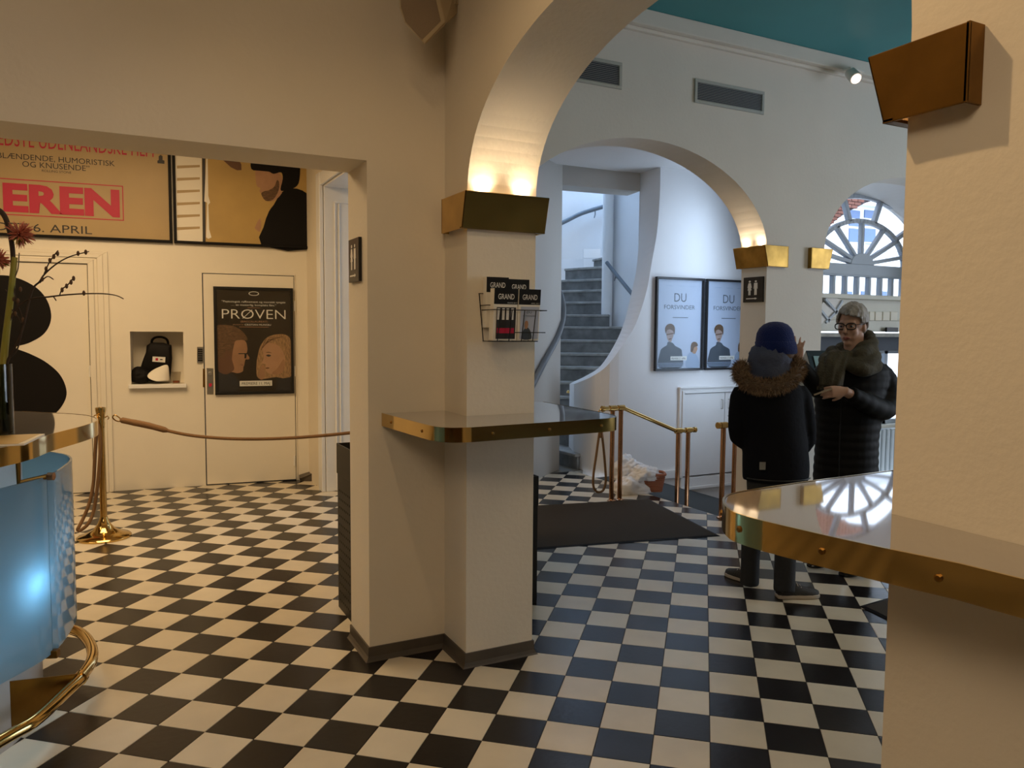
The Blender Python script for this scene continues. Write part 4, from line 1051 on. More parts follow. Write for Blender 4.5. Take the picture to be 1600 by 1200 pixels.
for y in (455, 490, 580): MB().cyl(wp(140.5, y - 9, .016), wp(140.5, y + 9, .016), .008, 8).build('hinge', 'white_gloss', d1)
dec = [(-70, 430), (0, 430), (18, 432), (39, 439), (60, 452), (74, 470), (80, 491), (77, 509), (66, 524), (45, 536), (24, 543), (45, 552), (69, 564), (90, 581), (101, 599), (104, 617), (97, 634), (84, 648), (60, 664), (30, 672), (0, 675), (-70, 675)]
pxflat(dec, 0.0135, 'black_figure', 'black_matte', d1, 4, 0.001)
# flush door with the poster
d2 = struct(empty('door_2', wp(390, 760)))
sL = bsz(319, 600)[0]; sR = bsz(461.5, 600)[0]; zT = bsz(330, 427)[1]
MB().prism([bs(sL, 0), bs(sR, 0), bs(sR, zT), bs(sL, zT)], BN * 0.003).build('gap', 'vent_dark', d2)
MB().prism([bs(sL + .009, .012, .003), bs(sR - .006, .012, .003), bs(sR - .006, zT - .007, .003), bs(sL + .009, zT - .007, .003)], BN * 0.010).build('leaf', 'white_paint', d2, bevel=0.002, seg=1)
fm = MB()
for a in ((sL - .012, sL, 0, zT), (sR, sR + .012, 0, zT), (sL - .012, sR + .012, zT, zT + .012)): fm.prism([bs(a[0], a[2]), bs(a[1], a[2]), bs(a[1], a[3]), bs(a[0], a[3])], BN * 0.008)
fm.build('door_frame', 'white_paint', d2, bevel=0.002, seg=1)
for y in (478, 580, 720): MB().cyl(wp(460.5, y - 8, .014), wp(460.5, y + 8, .014), .008, 8).build('hinge', 'white_gloss', d2)
lk_ = MB(); lk_.prism([wp(323, 575, .013), wp(333, 575.5, .013), wp(333.5, 616, .013), wp(323.5, 616, .013)], BN * .006)
lp = lk_.build('lock_plate', 'steel', d2, bevel=0.002, seg=1)
for y in (584, 602): MB().tube([wp(328.5, y, .019), wp(328.5, y, .026)], [.019, .016], 14).build('cylinder_lock', 'steel', lp)
pxflat([(326.5, 599), (331, 599), (331, 603), (328, 605), (326.5, 603)], .0275, 'sticker', 'print_red', lp)
MB().prism([wp(317, 576, .008), wp(320.5, 576, .008), wp(320.5, 605, .008), wp(317, 605, .008)], BN * .004).build('strike_plate', 'brass_aged', d2)
kp = thing('keypad', 'small dark door keypad on the wall left of the dark poster', 'keypad', wp(313, 567))
MB().prism([wp(308, 542), wp(317.5, 542), wp(317.5, 567), wp(308, 567)], BN * .018).build('case', 'steel', kp, bevel=.002, seg=1)
MB().prism([wp(309, 545, .018), wp(316.7, 545, .018), wp(316.7, 564.5, .018), wp(309, 564.5, .018)], BN * .002).build('face', 'black_paint', kp)
kb = MB()
for i in range(3):
    for j in range(5): kb.tube([wp(310.6 + i * 2.3, 547.5 + j * 3.4, .02), wp(310.6 + i * 2.3, 547.5 + j * 3.4, .0225)], .0042, 6)
kb.build('keys', 'steel', kp)
# dark film poster on the door
pt = wp(333, 447.5, .016); pr = wp(457.5, 449.5, .016); pb = wp(336, 618.5, .016)
ph = pt.z - 0.855
F = Flat(pt, V((pr.x, pr.y, pt.z)), V((pt.x, pt.y, 0.855)))
PV = thing('film_poster', 'dark framed film poster with two facing profiles on the white door', 'poster', F.p(.5, 1))
MB().prism([F.p(0, 0), F.p(0, 1), F.p(1, 1), F.p(1, 0)], F.n * .010).build('sheet', 'prov_bg', PV)
F.frame(.026, .026, 'black_paint', PV)
k = .0108
ring_ = [F.p(.5 + .065 * math.cos(2 * PI * i / 24), .058 + .020 * math.sin(2 * PI * i / 24), k) for i in range(24)]; ring2 = [F.p(.5 + .056 * math.cos(2 * PI * i / 24), .058 + .015 * math.sin(2 * PI * i / 24), k) for i in range(24)]
MB().strip(ring_, ring2, True).build('laurel', 'print_white', PV)
F.text('lettering', '”Psykologisk raffinement og moralsk tyngde', .5, .143, .017, 'print_white', PV, .80, k + .0003)
F.text('lettering', '… en mesterlig, kompleks film.”', .5, .173, .017, 'print_white', PV, .56, k + .0003)
F.rect(.42, .188, .58, .193, k, 'credit_line', 'print_skin', PV)
F.text('title', 'PRØVEN', .5, .293, .088, 'print_white', PV, .80, k + .0003, bold=-.010)
F.text('lettering', '(BACCALAUREAT)', .5, .327, .017, 'print_skin2', PV, .34, k + .0003)
F.text('lettering', 'EN FILM AF', .30, .354, .010, 'print_skin2', PV, .13, k + .0003)
F.text('lettering', 'CRISTIAN MUNGIU', .545, .356, .016, 'print_white', PV, .33, k + .0003)
F.rect(.31, .367, .68, .372, k, 'credit_line', 'print_skin', PV)
def cr(pts, kk, nm, m_, sm=4): F.shape([((x - 797 - (y - 90) * .024) / 668, (y - 97) / 930) for x, y in pts], kk, nm, m_, PV, sm)
cr([(830, 1000), (832, 790), (890, 800), (950, 850), (1000, 880), (1010, 1000)], k, 'man_suit', 'print_dark', 2)
cr([(832, 800), (834, 640), (900, 560), (975, 545), (1062, 560), (1083, 630), (1078, 668), (1100, 705), (1094, 722), (1070, 722), (1062, 745), (1058, 770), (1050, 790), (1046, 825), (1000, 842), (950, 830), (900, 850)], k + .0004, 'man_face', 'print_skin', 3)
cr([(832, 800), (834, 640), (890, 580), (960, 570), (962, 640), (955, 720), (975, 800), (950, 830), (900, 850)], k + .0006, 'man_shade', 'print_skin_dark', 3)
cr([(826, 560), (826, 440), (880, 424), (960, 432), (1030, 470), (1075, 525), (1080, 558), (1040, 552), (985, 560), (970, 600), (958, 650), (930, 660), (905, 640), (880, 700), (836, 690)], k + .0009, 'man_hair', 'print_hair', 4)
gl = MB()
for q in ([(1008, 668), (1085, 668), (1085, 676), (1008, 676)], [(1060, 668), (1078, 668), (1074, 712), (1058, 712)]):
    gl.prism([F.p((x - 797 - (y - 90) * .024) / 668, (y - 97) / 930, k + .0012) for x, y in q], -F.n * .0004)
gl.build('man_glasses', 'black_paint', PV)
cr([(1180, 890), (1160, 780), (1170, 690), (1195, 600), (1250, 530), (1330, 503), (1410, 508), (1452, 560), (1456, 700), (1452, 890), (1330, 880)], k, 'woman_hair', 'print_blond', 4)
cr([(1210, 640), (1215, 600), (1260, 580), (1340, 600), (1400, 690), (1395, 790), (1350, 850), (1290, 856), (1255, 840), (1240, 820), (1245, 800), (1236, 785), (1240, 765), (1208, 758), (1212, 735), (1222, 700)], k + .0005, 'woman_face', 'print_skin2', 3)
cr([(1240, 688), (1262, 680), (1285, 690), (1262, 700)], k + .0009, 'eye', 'print_dark', 2)
cr([(1236, 664), (1262, 656), (1292, 668), (1262, 664)], k + .0009, 'brow', 'print_hair', 2)
cr([(1238, 797), (1258, 793), (1272, 799), (1258, 806), (1242, 804)], k + .0009, 'lips', 'print_skin_dark', 2)
cr([(1290, 850), (1340, 800), (1392, 720), (1400, 800), (1370, 850)], k + .0007, 'cheek_shade', 'print_skin', 3)
cr([(1046, 768), (1020, 764), (1046, 776)], k + .0009, 'man_mouth', 'print_skin_dark', 0)
for i in range(6): cr([(1195 + i * 14, 640 - i * 22), (1235 + i * 30, 545 - i * 4), (1240 + i * 30, 548 - i * 4), (1200 + i * 14, 644 - i * 22)], k + .0012, 'hair_strand', 'print_hair', 0)
cr([(1185, 890), (1190, 800), (1215, 770), (1230, 800), (1225, 890)], k + .0008, 'woman_hand', 'print_skin', 3)
cr([(1330, 1000), (1340, 900), (1456, 880), (1458, 1000)], k + .0003, 'woman_dress', 'print_dark', 0)
F.rect(.305, .873, .715, .923, k + .001, 'date_strip', 'print_white', PV)
F.text('date', 'PREMIERE 11. MAJ', .51, .911, .025, 'print_dark', PV, .36, k + .0016)
MB().prism([F.p(.03, .02, .022), F.p(.03, .98, .022), F.p(.97, .98, .022), F.p(.97, .02, .022)], F.n * .001).build('glazing', 'poster_glass', PV)
# banners over the doors
zb1 = wp(270, 380, .03).z; zb2 = wp(490, 389, .03).z
sA = bsz(270, 380)[0]; sB = bsz(491, 388)[0]; zb_ = (zb1 + zb2) / 2
def banner(label, s0, s1, m, group='wide film banners over the doors'):
    f = Flat(bs(s0, zb_ + .90, .012), bs(s1, zb_ + .90, .012), bs(s0, zb_, .012))
    r = thing('film_banner', label, 'banner', f.p(.5, 1), group)
    MB().prism([f.p(0, 0), f.p(0, 1), f.p(1, 1), f.p(1, 0)], f.n * .012).build('sheet', m, r)
    f.frame(.024, .030, 'black_matte', r); return r, f
r, f = banner('tan film banner with red and black lettering over the door at the left', sA - 2.6, sA, 'tan_poster')
kk = .0265
pxtext('lettering', 'ÅRETS BEDSTE UDENLANDSKE FILM', 0, 240, 245.5, 224, kk, 'print_red', r, natural=1.55)
pxtext('lettering', '”BLÆNDENDE, HUMORISTISK', -5, 179.5, 259.8, 251.6, kk, 'print_dark', r)
pxtext('lettering', 'OG KNUSENDE”', 40, 140, 267.6, 259.2, kk, 'print_dark', r)
pxtext('lettering', 'ROLLING STONE', 70, 111.5, 271.5, 268, kk, 'print_dark', r)
pxtext('title', 'EREN', 8, 187.5, 337.5, 299, kk, 'print_red', r, .045)
pxtext('title', 'SÆLG', -215, -2, 331, 289, kk, 'print_red', r, .045)
pxtext('lettering', 'BIOGRAFPREMIERE DET 6. APRIL', -260, 144, 366, 354, kk, 'print_dark', r)
bx = MB(); za, zc = wp(193, 345, kk).z, wp(193, 290.5, kk).z; sx = bsz(193.5, 320)[0]
for a in ((sx - .008, sx, za, zc), (sx - 2.1, sx, za, za + .008), (sx - 2.1, sx, zc - .008, zc), (sx - 2.1, sx - 2.092, za, zc)): bx.prism([bs(a[0], a[2], .0255), bs(a[1], a[2], .0255), bs(a[1], a[3], .0255), bs(a[0], a[3], .0255)], BN * .0006)
bx.build('title_box', 'print_red', r)
pxflat([(246, 255), (246, 251), (248, 250), (248, 244), (251, 242), (254, 244), (254, 250), (257, 251), (257, 256)], .0265, 'statuette_mark', 'print_dark', r)
r, f = banner('amber film banner showing a bearded man in profile wearing black', sA + .012, sB, 'photo_amber')
def c1(pts, kk_, nm, m_, sm=3): pxflat([(x / 2.857, 180 + y / 2.857) for x, y in pts], kk_, nm, m_, r, sm)
c1([(782, 160), (900, 160), (905, 570), (782, 563)], .0255, 'pale_blind', 'paper', 0)
for i in range(6): c1([(790, 225 + i * 55), (892, 222 + i * 55), (892, 232 + i * 55), (790, 238 + i * 55)], .026, 'blind_shadow', 'tan_poster', 0)
c1([(902, 160), (916, 160), (918, 572), (905, 572)], .026, 'dark_post', 'print_dark', 0)
c1([(922, 160), (926, 160), (930, 360), (938, 390), (930, 400), (934, 510), (944, 545), (930, 552), (920, 545), (924, 390), (912, 385)], .0265, 'cord', 'paper', 0)
c1([(1168, 583), (1176, 500), (1200, 430), (1222, 400), (1256, 345), (1300, 326), (1350, 336), (1392, 372), (1398, 420), (1400, 597)], .0256, 'black_jumper', 'black_matte', 2)
c1([(1142, 290), (1143, 245), (1190, 235), (1250, 262), (1262, 300), (1258, 348), (1222, 382), (1188, 380), (1168, 352), (1158, 338), (1163, 326), (1148, 318)], .0264, 'face', 'print_skin2', 3)
c1([(1186, 382), (1166, 352), (1178, 340), (1200, 335), (1225, 318), (1236, 290), (1246, 300), (1244, 335), (1220, 376)], .0268, 'beard', 'print_hair', 3)
c1([(1122, 240), (1128, 190), (1200, 160), (1290, 165), (1336, 215), (1336, 290), (1318, 322), (1268, 338), (1252, 330), (1262, 285), (1255, 255), (1222, 262), (1200, 252), (1160, 248)], .0272, 'hair', 'black_matte', 3)
c1([(1138, 500), (1160, 460), (1166, 490), (1160, 520), (1145, 512)], .0266, 'hand', 'print_skin2', 2)
c1([(975, 170), (1060, 190), (1078, 245), (1030, 232)], .0258, 'dark_blur', 'print_skin_dark', 2)
# ---------------------------------------------------------------- things in the niche
KN = -0.11
bg = thing('bag', 'black carrying bag with handle and white tag standing in the wall niche', 'bag', wp(243, 594, KN))
def nring(pts, k): return [wp(x, y, k) for x, y in pts]
body = [(215, 590), (222, 566), (228, 550), (229, 540), (236, 535), (255, 535.5), (268, 539), (269, 560), (266, 594), (240, 596)]
mb = MB(); mb.loft([[(V(p) + (wp(245, 566, KN - .05) - V(p)) * .18) for p in nring(body, KN - .10)], nring(body, KN - .075), nring(body, KN - .02), [(V(p) + (wp(245, 566, KN) - V(p)) * .16) for p in nring(body, KN)]])
mb.build('body', 'black_matte', bg, smooth=True, bevel=.006)
MB().tube(catmull([wp(x, y, KN - .05) for x, y in ((237, 537), (238, 531), (244, 527), (254, 527), (261, 531), (263, 538))], 5), .011, 8).build('handle', 'black_matte', bg, smooth=True)
MB().prism([wp(238.5, 557, KN + .001), wp(258.5, 558, KN + .001), wp(258, 566.5, KN + .001), wp(238, 565, KN + .001)], BN * .002).build('tag', 'print_white', bg)
MB().prism([wp(243, 559.5, KN + .0032), wp(247, 559.5, KN + .0032), wp(247, 563.5, KN + .0032), wp(243, 563.5, KN + .0032)], BN * .001).build('tag_mark', 'print_red', bg)
MB().prism([wp(250, 561, KN + .0032), wp(254, 561, KN + .0032), wp(254, 562.5, KN + .0032), wp(250, 562.5, KN + .0032)], BN * .001).build('tag_mark', 'print_dark', bg)
p = wp(219, 587, -.07)
tag(blob(p, .085, .075, .085, 5.5, .12, 2.0, flat=-.75).build('folded_bag', 'black_matte', smooth='all'), 'crumpled black bag in the lower left corner of the wall niche', 'bag')
pp = [[wp(228, 587, -.02), wp(238, 578, -.06), wp(250, 573, -.08), wp(263, 567.5, -.09)], [wp(233, 592, .01), wp(243, 585, -.02), wp(254, 580, -.05), wp(264, 578, -.09)], [wp(240, 595, .02), wp(248, 592, .0), wp(258, 589, -.03), wp(265, 590, -.08)], [wp(246, 596, .022), wp(254, 595.5, .0), wp(260, 595, -.03), wp(265.5, 596, -.08)]]
mb = MB(); mb.v = [q for row in pp for q in row]; mb.f = [(i * 4 + j, i * 4 + j + 1, i * 4 + j + 5, i * 4 + j + 4) for i in range(3) for j in range(3)]; mb.m = [0] * 9
o = tag(mb.build('paper_sheet', 'paper', smooth='all'), 'curled sheet of white paper lying on the niche shelf', 'paper'); md = o.modifiers.new('s', 'SUBSURF'); md.levels = md.render_levels = 2; md = o.modifiers.new('t', 'SOLIDIFY'); md.thickness = .0015
gb = wp(275.5, 597, -.03); gb.z = zb + .001
g = thing('drinking_glass', 'clear drinking glass with a little brown drink in the wall niche', 'glass', gb)
MB().lathe(gb, [(.001, .006), (.028, .006), (.040, .108), (.0425, .108), (.032, .0), (.001, .0)], 20, caps=False).build('tumbler', 'drink_glass', g, smooth=True)
MB().lathe(gb, [(.001, .0065), (.0275, .0065), (.0295, .026), (.001, .026)], 20).build('drink', 'drink', g, smooth=True)
# dark sloping pipe box on the floor in the corner
q = [wp(466, 752, .02), wp(492, 742, .02), wp(500, 746, .02), wp(502, 764, .02)]
fc = MB(); c0 = onZ(470, 752, 0); c1_ = onZ(503, 766, 0)
fc.loft([[c0 + V((0, 0, 0)), c0 + V((-.02, -.02, .03)), c0 + V((0, .08, .05)), c0 + V((.02, .1, 0))], [onZ(494, 752, 0), onZ(494, 752, 0) + V((0, 0, .09)), onZ(494, 752, 0) + V((.05, .12, .10)), onZ(494, 752, 0) + V((.06, .14, 0))], [c1_, c1_ + V((0, 0, .10)), c1_ + V((.02, .2, .11)), c1_ + V((.02, .2, 0))]])
struct(fc.build('baseboard_back', 'base_tile', bevel=.004))
# ================================================================ stanchion and ropes
sx_, sy_ = -1.441, 3.051
st = thing('stanchion', 'polished brass rope stanchion on a round base behind the bar counter', 'stanchion', (sx_, sy_, 0))
MB().lathe((sx_, sy_, 0), [(.001, 0), (.172, 0), (.175, .012), (.165, .022), (.12, .034), (.07, .062), (.042, .10), (.03, .13), (.024, .15)], 36, caps=False).build('base', 'brass_polished', st, smooth=True)
MB().lathe((sx_, sy_, 0), [(.0225, .14), (.0225, .84)], 20, caps=False).build('pole', 'brass', st, smooth=True)
MB().lathe((sx_, sy_, 0), [(.0235, .78), (.0255, .81), (.024, .83), (.026, .86), (.034, .905), (.034, .922), (.028, .922), (.02, .89), (.001, .89)], 20, caps=False).build('cap', 'brass_polished', st, smooth=True)
for a in (0.4, PI + 0.4):
    p = V((sx_, sy_, .845)); d = V((math.cos(a), math.sin(a), 0))
    MB().tube([p + d * .02 + V((0, 0, .0)), p + d * .045 + V((0, 0, .014)), p + d * .055, p + d * .045 - V((0, 0, .012))], .004, 8).build('hook', 'brass', st, smooth=True)
ra, rb = V((sx_ + .055, sy_ - .02, .85)), V((.335, 2.15, .79))
rn = (rb - ra).cross(V((0, 0, 1))).normalized()
def onrope(x, y): return on(x, y, ra, rn)
rope1 = thing('rope', 'brown rope slung from the stanchion in front of the white door', 'rope', ra)
P = [onrope(x, y) for x, y in ((176, 652), (188, 656), (205, 659.5), (232, 665), (262, 673), (300, 680.5), (350, 685), (400, 686), (450, 684.5), (500, 681), (550, 676))]
MB().tube(catmull(P[2:] + [rb], 5), .0115, 8).build('line', 'rope', rope1, smooth=True)
MB().tube(catmull(P[1:5], 4), [.012] + [.021] * 4 + [.0225] * 4 + [.021] * 3 + [.013], 10).build('bound_end', 'rope', rope1, smooth=True)
e0, e1 = P[0], P[1]; dd = (e1 - e0); up = V((0, 0, 1))
MB().tube(catmull([e0, e0 + dd * .35 + up * .022, e1 + up * .008, e1 + dd * .1, e1 - up * .012, e0 + dd * .4 - up * .016], 5, True) + [e0], .0045, 8).build('thimble', 'brass', rope1, smooth=True)
rope2 = thing('rope', 'spare brown rope hanging in a loop down the left of the brass stanchion', 'rope', (sx_ - .06, sy_, .85))
c_ = V((sx_ - .055, sy_ - .02, .84)); n2 = V((CF.x, CF.y, 0)).normalized()
def onr(x, y, dz=0): return on(x, y, c_ + n2 * dz, n2)
MB().tube(catmull([onr(x, y, dz) for x, y, dz in ((151, 662, 0), (150, 685, 0), (148, 720, 0), (146, 755, 0), (140, 785, -.03), (131, 808, -.06), (124, 822, -.10), (121.5, 828, -.11), (127, 828, -.10), (138, 818, -.07), (146, 800, -.03), (151, 770, -.02), (155, 730, -.015), (157, 690, -.01), (153, 662, 0))], 5), .0115, 8).build('loop', 'rope', rope2, smooth=True)
MB().tube(catmull([onr(x, y) for x, y in ((152, 662), (147, 655), (147, 650), (152, 648.5), (156, 652), (155, 658))], 4), .004, 8).build('hook', 'brass', rope2, smooth=True)

# ================================================================ bar counter with the lit blue glass front
top = catmull([V((-2.6, -.95, 0)), V((-2.1, -.74, 0)), V((-1.659, -.242, 0)), V((-1.543, .058, 0)), V((-1.45, .285, 0)), V((-1.412, .47, 0)), V((-1.46, .67, 0)), V((-1.592, .825, 0)), V((-1.76, .975, 0)), V((-2.1, 1.1, 0)), V((-2.6, .9, 0)), V((-2.85, 0, 0))], 7, True)
bar_ = thing('bar_counter', 'rounded bar counter with a lit blue glass front at the left edge', 'counter', (-2.1, .2, 0))
ZT = 1.11
MB().prism([V((p.x, p.y, ZT - .05)) for p in top], (0, 0, .05)).build('counter_top', 'stone_top', bar_)
def offset(P, d):
    out = []
    for i, p in enumerate(P):
        t = (P[(i + 1) % len(P)] - P[i - 1]).normalized(); out.append(p + V((t.y, -t.x, 0)) * d)
    return out
oo = offset(top, .005)
e = MB(); A = [V((p.x, p.y, ZT - .058)) for p in oo]; B = [V((p.x, p.y, ZT + .001)) for p in oo]; I = [V((p.x, p.y, ZT + .001)) for p in top]; I2 = [V((p.x, p.y, ZT - .058)) for p in top]
e.strip(A, B, True); e.strip(B, I, True); e.strip(I2, A, True); e.build('brass_edge', 'brass_polished', bar_, smooth=True)
gl_ = catmull([V((-2.35, -.66, 0)), V((-1.96, -.42, 0)), V((-1.684, -.078, 0)), V((-1.565, .11, 0)), V((-1.513, .35, 0)), V((-1.506, .52, 0)), V((-1.56, .68, 0)), V((-1.74, .86, 0)), V((-2.1, .97, 0)), V((-2.45, .8, 0)), V((-2.6, 0, 0))], 7, True)
seam = min(range(len(gl_)), key=lambda i: abs(to_px(V((gl_[i].x, gl_[i].y, .6)))[0] - 77) + (50 if gl_[i].y > .4 else 0))
z0g, z1g = .315, .955
def panel(idx, name):
    P = [gl_[i % len(gl_)] for i in idx]; q = [p for p in P]
    # open the seam by 3 mm
    q[0] = q[0].lerp(q[1], .06); q[-1] = q[-1].lerp(q[-2], .06)
    n = []
    for i, p in enumerate(q):
        t = (q[min(i + 1, len(q) - 1)] - q[max(i - 1, 0)]).normalized(); n.append(p + V((-t.y, t.x, 0)) * .008)
    rings = [[V((a.x, a.y, z0g)), V((a.x, a.y, z1g)), V((b.x, b.y, z1g)), V((b.x, b.y, z0g))] for a, b in zip(q, n)]
    return MB().loft(rings).build(name, 'blue_frosted', bar_, smooth=True)
N = len(gl_); s2 = (seam + 34) % N; s3 = (seam - 26) % N
def rng(a, b): return list(range(a, b + 1)) if b > a else list(range(a, b + N + 1))
panel(rng(s3, seam), 'glass_panel'); panel(rng(seam, s2), 'glass_panel'); panel(rng(s2, s3), 'glass_panel')
core = offset(gl_, -.17)
MB().prism([V((p.x, p.y, 0)) for p in core], (0, 0, ZT - .052)).build('core', 'bar_core', bar_, smooth=True)
base_ = offset(gl_, -.125)
MB().prism([V((p.x, p.y, 0)) for p in base_], (0, 0, .30)).build('plinth', 'bar_core', bar_, smooth=True)
# lamps behind the glass
for (x, y) in ((34, 912),):
    p = onX(x, y, -1.70); 
    p = at(x, y, (V((-1.66, .02, .6)) - CAM).dot(CF) + .05)
    lamp('bar_glass_lamp', 'POINT', p, 2.2, (.62, .85, 1.0), .03, parent=bar_)
    MB().cyl(p + V((-.03, .03, -.02)), p + V((-.02, .02, .02)), .012, 10).build('lamp_holder', 'steel', bar_)
for p in (V((-1.60, .56, .62)), V((-1.62, .30, .70)), V((-1.85, -.14, .45)), V((-1.8, .72, .6))): lamp('bar_glass_lamp', 'POINT', p, 0.75, (.75, .90, 1.0), .06, parent=bar_)
# brass clamp under the counter, glass clips, foot rail
sp_ = gl_[seam]
d_in = V((-1.95, .25, 0)) - sp_; d_in.z = 0; d_in.normalize()
zc = z1g - .005
kq = at(29, 745, 2.62)
kq = V((kq.x, kq.y, zc + .004)); kn = V((sp_.x, sp_.y, zc + .004)) - d_in * .004
b = MB(); b.tube([V((kq.x, kq.y, ZT - .05)), kq, kn], .010, 8, flat=.6); b.build('clamp', 'brass_aged', bar_)
MB().cyl(kn, kn - d_in * .02, .014, 12).build('clamp_knob', 'copper_tube', bar_)
MB().obox(V((sp_.x, sp_.y, z0g - .002)), d_in, V((-d_in.y, d_in.x, 0)), (0, 0, 1), .02, .014, .014).build('glass_clip', 'brass_aged', bar_, bevel=.003)
rail = catmull([V((-2.5, -.85, .15)), V((-2.05, -.56, .15)), V((-1.70, -.152, .15)), V((-1.615, -.055, .15)), V((-1.536, .124, .15)), V((-1.487, .25, .15)), V((-1.453, .42, .15)), V((-1.467, .61, .15)), V((-1.53, .79, .15)), V((-1.7, .96, .15)), V((-2.0, 1.07, .15))], 6)
MB().tube(rail, .0215, 14).build('foot_rail', 'brass_polished', bar_, smooth=True)
rp_ = V((-1.487, .25, .15)); ip = V((-1.70, .12, 0))
w_ = MB(); th_ = (rp_ - ip).cross(V((0, 0, 1))).normalized() * .004
w_.prism([V((ip.x, ip.y, .03)), rp_ + V((0, 0, -.015)), rp_ + V((0, 0, .018)), V((ip.x, ip.y, .235))], th_); w_.build('rail_bracket', 'brass_aged', bar_)
t_ = (rail[rail.index(min(rail, key=lambda q: (q - rp_).length)) + 1] - rp_).normalized()
MB().cyl(rp_ - t_ * .012, rp_ + t_ * .012, .026, 16).build('rail_collar', 'brass', bar_, smooth=True)
# magazine and vase with flowers
P = [onZ(x, y, ZT + .001) for x, y in ((-30, 684), (70, 680.5), (38, 696), (-60, 700))]
mg = thing('magazine', 'open magazine lying on the bar counter by the vase', 'magazine', P[0])
MB().prism(P, (0, 0, .006)).build('pages', 'paper', mg)
MB().prism([p + V((0, 0, .0061)) for p in (P[0].lerp(P[1], .05), P[0].lerp(P[1], .93), P[3].lerp(P[2], .9), P[3].lerp(P[2], .05))], (0, 0, .0006)).build('printed_page', 'photo_amber', mg)
vb = onZ(-4, 682, ZT); 
vs = thing('vase', 'clear cylindrical glass vase of flowers on the bar counter', 'vase', vb)
vr = .05
MB().lathe(vb, [(.001, .0), (vr, .0), (vr, .245), (vr - .004, .245), (vr - .004, .012), (.001, .012)], 28, caps=False).build('cylinder', 'smoke_glass', vs, smooth=True)
MB().lathe(vb, [(.001, .0125), (vr - .0045, .0125), (vr - .0045, .11), (.001, .11)], 28).build('water', 'clear_glass', vs, smooth=True)
dv = (vb - CAM).dot(CF)
def fl_(x, y, dz=0.0): return at(x, y, dv + dz)
def stem(name, label, pts, r0, r1, m, dz=0.0, n=8):
    P = catmull([fl_(x, y, dz + (z[0] if z else 0)) for x, y, *z in pts], 5); r = thing(name, label, 'flower', P[0], 'flower arrangement in the vase')
    MB().tube(P, [r0 + (r1 - r0) * i / (len(P) - 1) for i in range(len(P))], n).build('stem', m, r, smooth=True); return r
stem('flower_stem', 'thick yellow-green flower stem bending up out of the vase', [(2, 655), (4, 600), (6, 560), (10, 520), (16, 470), (20, 430), (23, 402)], .013, .009, 'leaf_green')
s = stem('protea_flower', 'pink spiky flower on a dark stem above the vase', [(-6, 650), (2, 560), (14, 480), (20, 420), (19, 385), (12, 350), (3, 332), (-8, 326)], .006, .009, 'twig', .01)
def bloom(r, x, y, rad, n, seed):
    random.seed(seed); c = fl_(x, y); m = MB()
    for i in range(n):
        d = V((random.gauss(0, 1), random.gauss(0, 1), random.gauss(0, 1))).normalized()
        d = (d + CR * .5).normalized(); q = c + d * rad * random.uniform(.7, 1.05)
        m.tube([c + d * .005, c.lerp(q, .6), q], [.0028, .0024, .0007], 4)
    m.build('petals', 'petal', r)
    l = MB()
    for i in range(6):
        d = (CR * random.uniform(-.3, 1) + CU * random.uniform(-1, -.1) + CF * random.uniform(-.6, .6)).normalized(); q = c + d * rad * random.uniform(.8, 1.2)
        sd_ = d.cross(CF).normalized() * .007; mm = c.lerp(q, .5)
        l.face([c, mm + sd_, q, mm - sd_])
    l.build('leaves', 'leaf_green', r)
bloom(s, 30, 366, .05, 150, 3)
s2_ = stem('protea_flower', 'second pink spiky flower low at the left edge of the frame', [(-8, 640), (-6, 560), (-4, 470), (-2, 420)], .005, .004, 'twig', .02); bloom(s2_, -3, 406, .04, 110, 5)
def twig(label, pts, sides, buds, r0=.005):
    r = stem('twig', label, pts, r0, .0016, 'twig', 0.0, 7)
    for q in sides: MB().tube(catmull([fl_(x, y) for x, y in q], 4), [.0024] * 1 + [.002] * (len(catmull([V((0, 0, 0))] * len(q), 4)) - 2) + [.001], 6).build('side_twig', 'twig', r, smooth=True)
    for x, y in buds:
        c = fl_(x, y); MB().ell(c, .005, .005, .009, 8, 6).build('bud', 'bud', r, smooth='all')
twig('dark budding twig rising to the right out of the vase', [(2, 640), (10, 572), (22, 545), (36, 512), (50, 455), (62, 440), (70, 428), (90, 411), (112, 400), (139, 393)], [[(69, 428), (76, 412), (84, 400), (91, 391)], [(62, 442), (74, 432), (84, 437)]], [(78, 407), (84, 401), (90, 396), (66, 436), (72, 420), (122, 396), (134, 394)])
twig('thin bare twig reaching far right over the door', [(0, 640), (6, 560), (14, 505), (30, 478), (48, 467), (75, 464), (100, 461), (131, 459), (162, 459), (182, 462), (193, 467)], [[(93, 462), (97, 452), (106, 445), (114, 435)], [(84, 464), (88, 470)]], [(97, 453), (104, 447), (111, 441), (115, 435), (131, 458)], .004)
twig('short drooping twig with opening buds beside the vase', [(6, 640), (12, 568), (26, 548), (34, 520), (36, 505), (33, 490), (25, 470), (22, 440), (28, 420), (30, 395)], [[(30, 478), (20, 465), (8, 452)], [(34, 505), (24, 490), (15, 480)]], [(28, 470), (32, 452), (36, 500), (24, 490), (20, 467)], .003)
